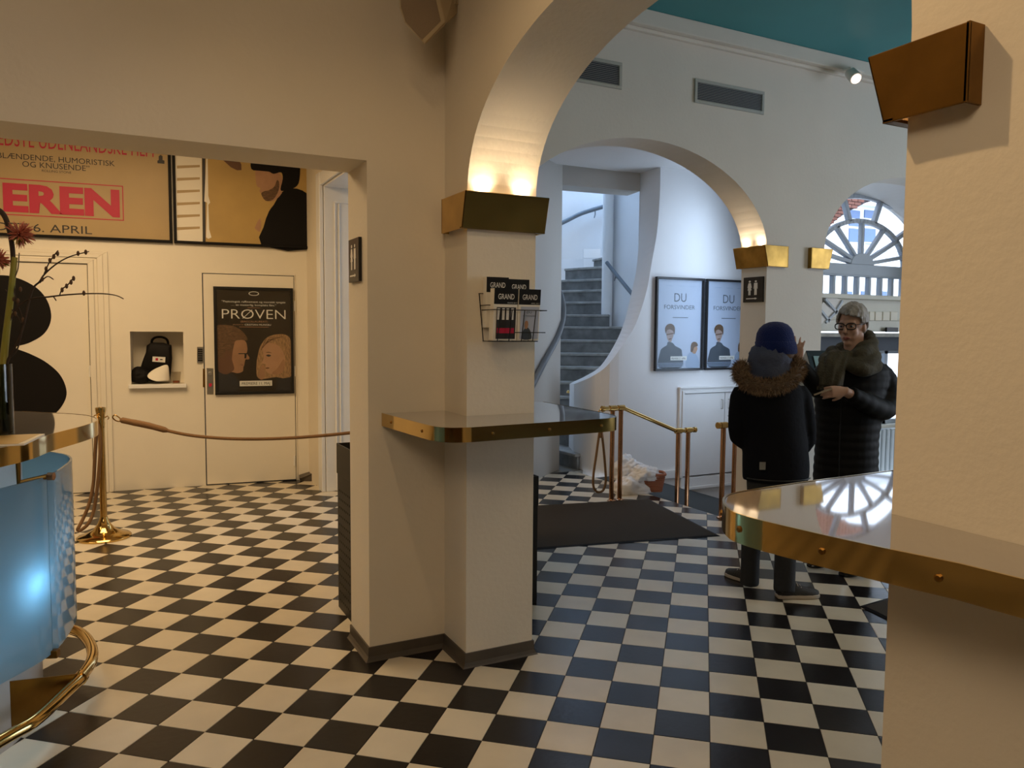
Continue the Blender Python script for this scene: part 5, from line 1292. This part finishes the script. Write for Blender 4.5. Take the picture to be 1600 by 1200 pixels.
# ================================================================ people
RH = V((CR.x, CR.y, 0)).normalized(); FH = V((CF.x, CF.y, 0)).normalized(); UP = V((0, 0, 1))
def solid(mb, name, m, parent, voxel, it=6, fac=.5):
    """one continuous surface grown round overlapping volumes"""
    me = bpy.data.meshes.new('t'); me.from_pydata([tuple(p) for p in mb.v], [], mb.f); me.update()
    o = bpy.data.objects.new('t', me); col.objects.link(o)
    r = o.modifiers.new('r', 'REMESH'); r.mode = 'VOXEL'; r.voxel_size = voxel
    s = o.modifiers.new('s', 'SMOOTH'); s.iterations = it; s.factor = fac
    dg = bpy.context.evaluated_depsgraph_get(); dg.update()
    n = bpy.data.meshes.new_from_object(o.evaluated_get(dg))
    bpy.data.objects.remove(o); bpy.data.meshes.remove(me)
    n.name = name; off = base_of(parent)
    for v in n.vertices: v.co = v.co - off
    n.materials.clear(); n.materials.append(M[m])
    n.polygons.foreach_set('use_smooth', [True] * len(n.polygons))
    ob = bpy.data.objects.new(name, n); col.objects.link(ob); ob.parent = parent
    return ob
def ringh(c, rx, ry, n=24, a=RH, b=FH): return [c + a * (rx * math.cos(2 * PI * k / n)) + b * (ry * math.sin(2 * PI * k / n)) for k in range(n)]
def fingers(mb, wrist, d, pn, size, curls, spread=.16, thumb=(.9, .5), side=1):
    """palm, four fingers of unequal length and a thumb leaving the side of the palm; d = towards the fingers, pn = palm side"""
    d = d.normalized(); pn = (pn - d * pn.dot(d)).normalized(); s = d.cross(pn).normalized() * side
    L = .088 * size; rings = []
    for t, w_, th in ((-.3, .026, .020), (0, .028, .019), (.3, .036, .017), (.7, .041, .015), (1.0, .039, .012)):
        c = wrist + d * (L * t); rings.append([c + s * (w_ * size * math.cos(2 * PI * k / 12)) + pn * (th * size * math.sin(2 * PI * k / 12)) for k in range(12)])
    mb.loft(rings)
    for i, (o, ln, cu) in enumerate(zip((.030, .010, -.010, -.029), (.072, .080, .074, .058), curls)):
        p = wrist + d * (L * (.94 if i in (1, 2) else .88)) + s * (o * size); a = (d + s * (spread * (1.5 - i))).normalized(); P = [p - a * .015 * size, p]
        for q, f in enumerate((.45, .31, .24)):
            ang = cu * (.7, 1.0, .7)[q]; ax_ = a.cross(pn).normalized(); a = (a * math.cos(ang) + pn * math.sin(ang)).normalized(); pn2 = pn
            p = p + a * (ln * f * size); P.append(p)
        mb.tube(P, [.0092 * size, .0092 * size, .0085 * size, .0078 * size, .0062 * size], 8)
    p = wrist + d * (L * .22) + s * (.028 * size); a = (s * .85 + d * .65 + pn * .35).normalized(); P = [p - a * .012, p]
    for q, f in enumerate((.40, .34, .26)):
        a = (a * math.cos(thumb[1] * .6) + (d * .6 + pn * .5 - s * .5).normalized() * math.sin(thumb[1] * .6)).normalized(); p = p + a * (.068 * f * size); P.append(p)
    mb.tube(P, [.012 * size, .0115 * size, .0105 * size, .0095 * size, .007 * size], 8)
def head(mb, c, f, k=1.0):
    f = f.normalized(); s = UP.cross(f).normalized(); u = f.cross(s); R = Matrix((s, f, u)).transposed()
    def q(a, b, z): return c + (s * a + f * b + u * z) * k
    mb.ell(c - f * .008 * k + u * .012 * k, .073 * k, .092 * k, .100 * k, 20, 14, R)
    mb.ell(q(0, .030, -.045), .056 * k, .062 * k, .075 * k, 18, 12, R)
    mb.ell(q(0, .060, -.103), .027 * k, .026 * k, .022 * k, 12, 8, R)
    mb.ell(q(0, .070, .022), .052 * k, .022 * k, .014 * k, 14, 8, R)
    for sg in (-1, 1):
        mb.ell(q(.034 * sg, .060, -.030), .025 * k, .026 * k, .026 * k, 12, 8, R)
        mb.ell(q(.075 * sg, -.006, -.015), .009 * k, .018 * k, .030 * k, 10, 8, R)
    mb.tube([q(0, .086, .012), q(0, .100, -.012), q(0, .110, -.033), q(0, .096, -.043)], [.009 * k, .011 * k, .014 * k, .010 * k], 10)
    mb.ell(q(0, .082, -.070), .026 * k, .014 * k, .016 * k, 12, 8, R)
    return q, R
def face_parts(q, R, parent, k=1.0, glasses=False):
    for sg in (-1, 1):
        e = MB(); e.ell(q(.031 * sg, .079, .0), .013 * k, .0085 * k, .0055 * k, 12, 8, R); ob = e.build('eye', 'eye_white', parent, smooth='all')
        e = MB(); e.ell(q(.031 * sg, .0865, .0), .006 * k, .003 * k, .006 * k, 10, 6, R); e.build('iris', 'black_paint', ob, smooth='all')
    l = MB(); l.tube([q(-.024, .085, -.071), q(-.010, .0945, -.068), q(0, .096, -.0695), q(.010, .0945, -.068), q(.024, .085, -.071)], [.002, .0055, .006, .0055, .002], 8)
    l.tube([q(-.022, .085, -.073), q(0, .094, -.079), q(.022, .085, -.073)], [.002, .006, .002], 8); l.build('lips', 'skin_lips', parent, smooth='all')
def shoe(parent, heel, d, ln, w_, m_up, m_sole, name='shoe', high=.075, stripe=None, solet=.022):
    d = V((d.x, d.y, 0)).normalized(); s = V((-d.y, d.x, 0)); o = empty(name, V((0, 0, 0)))
    heel = V((heel.x, heel.y, 0.0)); prof = [(0, .55), (.06, .78), (.2, .86), (.4, .80), (.6, .95), (.78, 1.0), (.92, .78), (1.0, .32)]
    def sec(t, k, z, nn=12): return None
    A = [heel + d * (ln * t) + s * (w_ / 2 * k) for t, k in prof]; Bq = [heel + d * (ln * t) - s * (w_ / 2 * k) for t, k in prof]
    out = catmull(A + Bq[::-1], 3, True)
    so = MB(); so.prism([p + UP * .001 for p in out], UP * solet); root = so.build(name, m_sole, parent, bevel=.005)
    rings = []
    for t, k, h in ((.01, .5, high * .75), (.08, .74, high), (.2, .80, high * .98), (.32, .76, high * .95), (.45, .78, high * .80), (.6, .90, high * .58), (.78, .93, high * .42), (.92, .70, high * .32), (.985, .3, high * .2)):
        c = heel + d * (ln * t); rings.append([c + s * (w_ / 2 * k * math.cos(a)) + UP * (solet + max(0, math.sin(a)) * h * (1.0)) for a in [PI * j / 10 for j in range(11)]] + [c - s * (w_ / 2 * k) + UP * solet * .8, c + s * (w_ / 2 * k) + UP * solet * .8])
    mb = MB(); mb.loft(rings); mb.build('upper', m_up, root, smooth='all')
    if stripe:
        l = MB()
        for t in (.38, .46, .54):
            c = heel + d * (ln * t); hh = solet + high * (.95 - (t - .38) * 1.9) - .004
            l.tube([c + s * w_ * .26 + UP * (hh - .006), c + UP * (hh + .006), c - s * w_ * .26 + UP * (hh - .006)], .003, 6)
        l.build('laces', stripe, root)
    return root
# ---------------------------------------------------------------- child seen from behind
KD = to_px(V((1.92, .11, 0)))[2]
def K(x, y, dz=0.0): return at(x, y, KD + dz)
kid = thing('person', 'person seen from behind in dark parka with fur-trimmed hood and blue knitted hat', 'person', (1.92, .11, 0))
S = FPX / KD
b = MB()
hf = RH * .75 + FH * .66
hq, hR = head(b, K(1214, 541), hf, .98)
b.tube([K(1212, 545), K(1207, 575), K(1205, 600)], [.055, .052, .06], 14)
b.loft([ringh(K(cx, y), rx / S, ry) for y, cx, rx, ry in ((596, 1204, 22, .05), (612, 1204, 44, .075), (650, 1206, 38, .08), (700, 1210, 36, .085), (745, 1211, 38, .09), (775, 1211, 36, .085))])
for P, r in (([K(1162, 615), K(1154, 650), K(1154, 670), K(1157, 682, .05), K(1170, 690, .10), K(1181, 697, .11)], [.036, .032, .026, .022, .020, .020]), ([K(1247, 615), K(1260, 655), K(1261, 674), K(1258, 688, .05), K(1249, 697, .10), K(1239, 703, .11)], [.036, .032, .026, .022, .020, .020]),
             ([K(1192, 765), K(1176, 825, .05), K(1172, 870, .08), K(1170, 908, .09), K(1168, 916, .09)], [.06, .05, .04, .026, .024]), ([K(1228, 765), K(1228, 825, -.05), K(1226, 870, -.08), K(1224, 916, -.09), K(1226, 924, -.09)], [.06, .052, .042, .028, .026])):
    b.tube(P, r, 12)
fingers(b, K(1181, 697, .11), RH * .8 - UP * .6, FH * -1, .85, (.3, .3, .35, .4), side=-1); fingers(b, K(1239, 703, .11), RH * -.8 - UP * .6, FH * -1, .85, (.3, .3, .35, .4))
solid(b, 'body', 'skin', kid, .0075, 3)
face_parts(hq, hR, kid, .98)
h = MB(); h.ell(K(1212, 549), .093, .112, .075, 20, 12); h.build('hair', 'print_hair', kid, smooth='all')
# knitted hat with a folded edge
h = MB()
hr = [(502.5, 1212, 3, .01), (503.5, 1212, 10, .04), (507, 1212, 18, .068), (513, 1211.5, 24, .09), (521, 1211, 27.5, .104), (531, 1211, 29, .110), (540, 1211.5, 29.5, .112), (548, 1212.5, 29, .110)]
h.loft([ringh(K(cx, y), rx / S, ry, 32) for y, cx, rx, ry in hr]); hat = h.build('knitted_hat', 'blue_wool', kid, smooth='all')
h = MB(); h.loft([ringh(K(cx, y), rx / S, ry, 32) for y, cx, rx, ry in ((533, 1211.5, 29.3, .111), (535, 1211.5, 30.6, .116), (543, 1212.5, 31, .118), (550, 1213.5, 30.5, .116), (552.5, 1213.5, 29, .110))], caps=False); h.build('folded_edge', 'blue_wool', hat, smooth='all')
# slate hood standing up round the neck
g = MB(); rg = []
for y, cx, rx, ry in ((541, 1206, 24, .085), (545, 1205, 29, .105), (554, 1203, 32, .118), (563, 1203, 32.5, .122), (569, 1203, 30, .115), (574, 1203, 32, .12), (584, 1204, 33, .12), (592, 1204, 34, .12)):
    rg.append([p + V((0, 0, .010 * math.sin(k * 1.3 + y * .4))) + (p - K(cx, y)).normalized() * .007 * math.sin(k * 2.1 + y) for k, p in enumerate(ringh(K(cx, y), rx / S, ry, 30))])
g.loft(rg); g.build('fleece_hood', 'slate_fleece', kid, smooth='all')
# parka
p = MB()
p.loft([ringh(K(cx, y), rx / S, ry, 28) for y, cx, rx, ry in ((584, 1203, 26, .075), (592, 1203, 36, .10), (602, 1203, 46, .118), (613, 1203, 53, .128), (640, 1205, 50, .14), (675, 1209, 49, .145), (700, 1211, 50, .15), (722, 1212, 51, .15), (738, 1212, 51, .148), (750, 1211, 50, .145))])
p.tube([K(1160, 606), K(1157, 620), K(1153, 645), K(1152, 668), K(1154, 682, .03), K(1163, 690, .10), K(1174, 694, .15)], [.045, .058, .053, .052, .052, .048, .043], 16)
p.tube([K(1246, 606), K(1252, 620), K(1258, 645), K(1261, 670), K(1260, 688, .03), K(1254, 698, .10), K(1245, 702, .15)], [.045, .058, .053, .052, .052, .048, .043], 16)
p.ell(K(1202, 603, -.085), .155, .07, .05, 18, 10)
pk = solid(p, 'parka', 'navy_parka', kid, .011, 5)
rim = [K(x, y, z) for x, y, z in ((1160, 571, .00), (1156, 582, -.06), (1162, 594, -.11), (1178, 602, -.145), (1202, 605, -.155), (1224, 600, -.145), (1240, 589, -.11), (1247, 576, -.05), (1243, 567, .01))]
rimc = catmull(rim, 8)
MB().tube(rimc, [.022] + [.033] * (len(rimc) - 2) + [.022], 12).build('fur_base', 'fur_dark', pk, smooth='all')
for mname, nn in (('fur', 2600), ('fur_dark', 1300)):
    f_ = MB(); random.seed(len(mname))
    for i in range(nn):
        t = random.random() * (len(rimc) - 1.01); a = rimc[int(t)].lerp(rimc[int(t) + 1], t % 1); tg = (rimc[int(t) + 1] - rimc[int(t)]).normalized()
        d = V((random.gauss(0, 1), random.gauss(0, 1), random.gauss(0, 1))); d = (d - tg * d.dot(tg)).normalized()
        o_ = a + d * .028; L = random.uniform(.018, .040); e_ = (d + tg * random.uniform(-.7, .7) - UP * .25).normalized(); q_ = o_ + e_ * L
        s_ = e_.cross(V((random.random(), random.random(), random.random()))).normalized() * .0022
        f_.add([o_ + s_, o_ - s_, q_], [(0, 1, 2)])
    f_.build('fur_trim', mname, pk, stuff=True)
lb = K(1191.5, 728, -.156); MB().obox(lb, RH, UP, FH, .016, .021, .002).build('sewn_label', 'steel', pk)
MB().tube([K(x, 744, -.0) + (K(x, 744) - K(1211, 744)) * .02 + FH * (-.147 * math.sqrt(max(0, 1 - ((x - 1211) / 52) ** 2))) for x in range(1163, 1260, 6)], .0035, 6).build('hem_seam', 'black_paint', pk, smooth=True)
# trousers and trainers
t = MB()
t.loft([ringh(K(cx, y), rx / S, ry, 24) for y, cx, rx, ry in ((730, 1211, 42, .10), (750, 1211, 44, .115), (772, 1211, 43, .11), (785, 1211, 38, .09))])
t.tube([K(1190, 768), K(1180, 800, .02), K(1175, 835, .05), K(1172.5, 870, .08), K(1171, 914, .09)], [.078, .068, .060, .053, .054], 18); t.tube([K(1231, 768), K(1230, 800, -.02), K(1228.5, 835, -.05), K(1227, 870, -.08), K(1225, 924, -.09)], [.080, .072, .064, .058, .058], 18)
solid(t, 'trousers', 'dark_denim', kid, .010, 4)
hl = onZ(1181, 915, 0); shoe(kid, hl, RH * -.50 + FH * .87, .235, .085, 'shoe_grey', 'shoe_sole', stripe='shoe_sole')
hl = onZ(1213, 934, 0); shoe(kid, hl, RH * 1.0 + FH * .08, .245, .088, 'shoe_grey', 'shoe_sole', stripe='shoe_sole')

# ---------------------------------------------------------------- woman with glasses
WD = to_px(V((2.57, .2, 0)))[2]
def Wm(x, y, dz=0.0): return at(x, y, WD + dz)
S = FPX / WD
wo = thing('person', 'grey-haired person in black glasses, green scarf and long black quilted coat holding a ticket', 'person', (2.57, .2, 0))
b = MB()
hf = RH * -.70 - FH * .70 - UP * .10
hc = Wm(1331, 508)
hq, hR = head(b, hc, hf, 1.0)
b.tube([Wm(1334, 520), Wm(1333, 548), Wm(1331, 575)], [.058, .055, .07], 14)
b.loft([ringh(Wm(cx, y), rx / S, ry) for y, cx, rx, ry in ((560, 1331, 22, .06), (582, 1330, 48, .09), (620, 1328, 40, .10), (680, 1324, 36, .11), (740, 1322, 38, .12), (780, 1322, 38, .12), (800, 1322, 34, .11))])
wl, wr_ = Wm(1319, 611, -.29), Wm(1246, 563, -.20)
for P, r in (([Wm(1376, 588), Wm(1388, 618, -.02), Wm(1384, 644, -.08), Wm(1352, 628, -.2), wl], [.045, .042, .038, .034, .027]), ([Wm(1286, 588), Wm(1281, 606, -.06), Wm(1277, 608, -.14), Wm(1262, 588, -.18), wr_], [.045, .042, .038, .033, .026]),
             ([Wm(1304, 795), Wm(1300, 850, .10), Wm(1301, 872, .16)], [.08, .05, .04]), ([Wm(1338, 795), Wm(1343, 860, -.05), Wm(1346, 890, -.08)], [.08, .05, .04])):
    b.tube(P, r, 14)
fingers(b, wr_, (Wm(1243, 536, -.20) - wr_) + RH * .01, RH * .5 + FH * .85, .92, (.12, .18, .28, .35), .20, side=1)
fingers(b, wl, RH * -.95 - FH * .1 - UP * .05, UP * -.25 + FH * .95, .92, (.75, .85, .9, .95), .04, thumb=(.9, .55), side=1)
solid(b, 'body', 'skin', wo, .0055, 3)
face_parts(hq, hR, wo)
# glasses
gl = MB()
for sg in (-1, 1):
    P = [hq(.034 * sg + .027 * math.copysign(abs(math.cos(a)) ** .7, math.cos(a)), .104 - abs(.034 + .02 * math.cos(a) * 1) * .22, .001 + .0185 * math.copysign(abs(math.sin(a)) ** .7, math.sin(a))) for a in [2 * PI * i / 24 for i in range(24)]]
    gl.tube(P + P[:2], .0034, 6, caps=False)
    gl.tube([hq(.060 * sg, .092, .010), hq(.074 * sg, .06, .010), hq(.080 * sg, .0, .008)], .003, 6)
gl.tube([hq(-.008, .101, .006), hq(0, .104, .009), hq(.008, .101, .006)], .003, 6)
gs = gl.build('glasses', 'black_paint', wo, smooth='all')
for sg in (-1, 1):
    P = [hq(.034 * sg + .025 * math.cos(a), .102 - abs(.034 + .02 * math.cos(a)) * .22, .001 + .017 * math.sin(a)) for a in [2 * PI * i / 16 for i in range(16)]]
    MB().face(P).build('lens', 'clear_glass', gs)
# short grey hair
def hair_shell(n=56, m=40):
    mb = MB(); ids = {}
    f = hf.normalized(); s = UP.cross(f).normalized(); u = f.cross(s)
    for i in range(m + 1):
        el = -PI / 2 * .60 + (PI / 2 * 1.60 - .02) * i / m
        for k in range(n):
            az = 2 * PI * k / n; dx, dy, dz = math.sin(az) * math.cos(el), math.cos(az) * math.cos(el), math.sin(el)
            bump_ = .007 * noise.noise(V((dx * 6, dy * 6, dz * 2.5))) + .006 * noise.noise(V((dx * 20, dy * 20, dz * 4)))
            back = max(0, -dy); g_ = .014 + .020 * back * max(0, .5 + dz) + .012 * max(0, dz) + bump_
            p_ = hc - f * .006 + u * .014 + s * (dx * (.073 + g_)) + f * (dy * (.090 + g_)) + u * (dz * (.098 + g_))
            ids[i, k] = len(mb.v); mb.v.append(p_)
            ids[i, k, 'd'] = (dx, dy, dz)
    for i in range(m):
        for k in range(n):
            dx, dy, dz = ids[i, k, 'd']
            lim = .44 - .16 * dx + .05 * noise.noise(V((dx * 9, 1, 2)))    # fringe swept to one side
            face_ = (dy > .52 and dz < lim) or (dy > .30 and dz < -.05)
            ear = abs(dx) > .75 and -.38 < dz < -.02 and -.15 < dy < .30
            low = dz < -.62 or (dy > .05 and dz < -.30)
            if face_ or ear or low: continue
            mb.f.append((ids[i, k], ids[i, (k + 1) % n], ids[i + 1, (k + 1) % n], ids[i + 1, k])); mb.m.append(0)
    return mb
o = hair_shell().build('hair', 'grey_hair', wo, smooth='all'); sd = o.modifiers.new('t', 'SOLIDIFY'); sd.thickness = .014; sd.offset = -1; sb_ = o.modifiers.new('s', 'SUBSURF'); sb_.levels = sb_.render_levels = 1
# long quilted coat
c = MB(); rings = []
key = [(556, 1331, 30, .08), (566, 1331, 46, .11), (578, 1331, 56, .135), (592, 1330, 58, .15), (620, 1328, 53, .155), (650, 1326, 49, .16), (680, 1323, 46, .165), (710, 1322, 46, .165), (740, 1321, 47, .17), (775, 1321, 48, .17), (800, 1321, 48, .168)]
y = 556
while y <= 800:
    for a_, b_ in zip(key, key[1:]):
        if a_[0] <= y <= b_[0]:
            t = (y - a_[0]) / (b_[0] - a_[0]); cx = a_[1] + (b_[1] - a_[1]) * t; rx = a_[2] + (b_[2] - a_[2]) * t; ry = a_[3] + (b_[3] - a_[3]) * t; break
    q = 1 + .035 * abs(math.sin(PI * (y - 556) / 13))
    rings.append(ringh(Wm(cx, y), rx / S * q, ry * q, 28)); y += 2
c.loft(rings)
def sleeve(P, r):
    Q = catmull(P, 10); n = len(Q) - 1; rr = []
    for i in range(len(Q)):
        t = i / n * (len(r) - 1); k_ = min(int(t), len(r) - 2); rr.append((r[k_] + (r[k_ + 1] - r[k_]) * (t - k_)) * (1 + .06 * abs(math.sin(i * .75))))
    c.tube(Q, rr, 18)
sleeve([Wm(1370, 578), Wm(1382, 594), Wm(1388, 618, -.02), Wm(1382, 640, -.08), Wm(1352, 629, -.20), Wm(1328, 615, -.265)], [.060, .070, .066, .062, .056, .042])
sleeve([Wm(1290, 578), Wm(1283, 592, -.03), Wm(1280, 607, -.10), Wm(1275, 604, -.14), Wm(1262, 586, -.18), Wm(1250, 569, -.195)], [.055, .062, .056, .052, .046, .037])
ct = solid(c, 'quilted_coat', 'black_down', wo, .009, 2, .4)
z_ = MB(); z_.tube([Wm(x, y_, -.172 - .0) for x, y_ in ((1316, 600), (1314, 640), (1312, 680), (1311, 720), (1311, 760))], .004, 6); z_.build('zip', 'black_paint', ct)
# scarf wound twice, with two hanging ends
sc = MB()
def loop(cx, cy, rx, ry, dz, r, tilt, n=40, fl=1.0):
    P = []
    for i in range(n + 1):
        a = 2 * PI * i / n; w_ = 1 + .05 * math.sin(a * 5 + cy)
        P.append(Wm(cx, cy, dz) + RH * (rx * w_ * math.cos(a)) + FH * (ry * w_ * math.sin(a)) + UP * (tilt * math.cos(a) + .012 * math.sin(a * 3 + cx) + .02 * math.sin(a)))
    sc.tube(P, [r * (1 + .15 * math.sin(i * .9)) for i in range(n + 1)], 12, caps=False, flat=fl)
loop(1331, 549, .105, .115, -.01, .040, .030); loop(1329, 560, .130, .140, -.02, .042, .012); loop(1328, 568, .135, .145, -.03, .040, -.012); loop(1338, 540, .085, .10, .01, .034, .05)
def tail(pts, w0, w1, th):
    Q = catmull([Wm(*p_) for p_ in pts], 6); n = len(Q) - 1; R_ = []
    for i, p_ in enumerate(Q):
        w_ = w0 + (w1 - w0) * i / n; R_.append([p_ + RH * (w_ * math.cos(2 * PI * k / 20) * (1 + .0)) + FH * (th * math.sin(2 * PI * k / 20) * (1 + .35 * math.sin(k * 2.2 + i * .2))) for k in range(20)])
    sc.loft(R_)
tail([(1312, 548, -.12), (1308, 562, -.165), (1304, 582, -.195), (1301, 603, -.20)], .070, .060, .024)
tail([(1297, 556, -.11), (1291, 570, -.155), (1287, 588, -.185), (1285, 602, -.19)], .055, .040, .022)
scf = solid(sc, 'scarf', 'scarf_green', wo, .007, 2)
fg = MB(); random.seed(4)
for x in range(1277, 1318, 2): fg.tube([Wm(x, 602, -.20), Wm(x + random.uniform(-1, 1), 609, -.20)], .003, 5)
fg.build('fringe', 'scarf_green', scf, stuff=True)
# trousers and shiny shoes
t = MB()
t.tube([Wm(1306, 785), Wm(1302, 835, .06), Wm(1302, 872, .15)], [.095, .075, .066], 18); t.tube([Wm(1336, 785), Wm(1342, 845, -.03), Wm(1346, 892, -.08)], [.095, .075, .066], 18)
solid(t, 'trousers', 'black_trousers', wo, .011, 4)
shoe(wo, onZ(1311, 880, 0), RH * -.95 - FH * .38, .25, .092, 'patent', 'patent', high=.125, solet=.018)
shoe(wo, onZ(1360, 893, 0), RH * -.93 - FH * .42, .25, .092, 'patent', 'patent', high=.125, solet=.018)
# ticket in her hand
tk = MB(); a0_, a1_ = Wm(1272, 617, -.33), Wm(1300, 607, -.33); d_ = (a1_ - a0_); n_ = UP * .18 + FH * -.98
tk.obox((a0_ + a1_) / 2, d_, d_.cross(n_), n_, d_.length / 2, .005, .0006)
tag(tk.build('ticket', 'ticket_paper'), 'small paper ticket held in the hand of the person with glasses', 'ticket')
# ---------------------------------------------------------------- ticket machine behind them
kd = WD + .75
ks = thing('ticket_machine', 'black-framed tilted touch screen behind the person with glasses', 'ticket machine', V((3.35, .75, 0)))
q = [at(1259, 548.5, kd), at(1336, 548.5, kd + .18), at(1352, 640, kd - .02), at(1284, 640, kd - .22)]
nn = (q[1] - q[0]).cross(q[3] - q[0]).normalized()
if nn.dot(CAM - q[0]) < 0: nn = -nn
bk = [at(1236, 600, kd + .25), at(1330, 590, kd + .45), at(1345, 655, kd + .25), at(1240, 655, kd + .05)]
MB().loft([q, bk]).build('housing', 'vent_grey', ks)
f = Flat(q[0] + nn * .002, q[1] + nn * .002, q[3] + nn * .002)
def inn(a, k): return [q[0].lerp(q[1], a).lerp(q[3].lerp(q[2], a), a) + nn * k, q[0].lerp(q[1], 1 - a).lerp(q[3].lerp(q[2], 1 - a), a) + nn * k, q[0].lerp(q[1], 1 - a).lerp(q[3].lerp(q[2], 1 - a), 1 - a) + nn * k, q[0].lerp(q[1], a).lerp(q[3].lerp(q[2], a), 1 - a) + nn * k]
for a, k, nm, m_ in ((0.0, .002, 'bezel', 'black_paint'), (.10, .006, 'inner_frame', 'steel'), (.20, .010, 'screen_border', 'black_paint'), (.25, .014, 'screen', 'screen_glow')):
    MB().prism(inn(a, k), nn * .004).build(nm, m_, ks)
pb = (q[2] + q[3] + bk[2] + bk[3]) / 4
MB().box(pb.x - .10, pb.y - .08, 0.0, pb.x + .10, pb.y + .08, pb.z + .02).build('pedestal', 'vent_grey', ks, bevel=.01)
MB().box(pb.x - .22, pb.y - .18, 0.0, pb.x + .22, pb.y + .18, .015).build('foot_plate', 'black_metal', ks, bevel=.004)
bpy.context.view_layer.update()
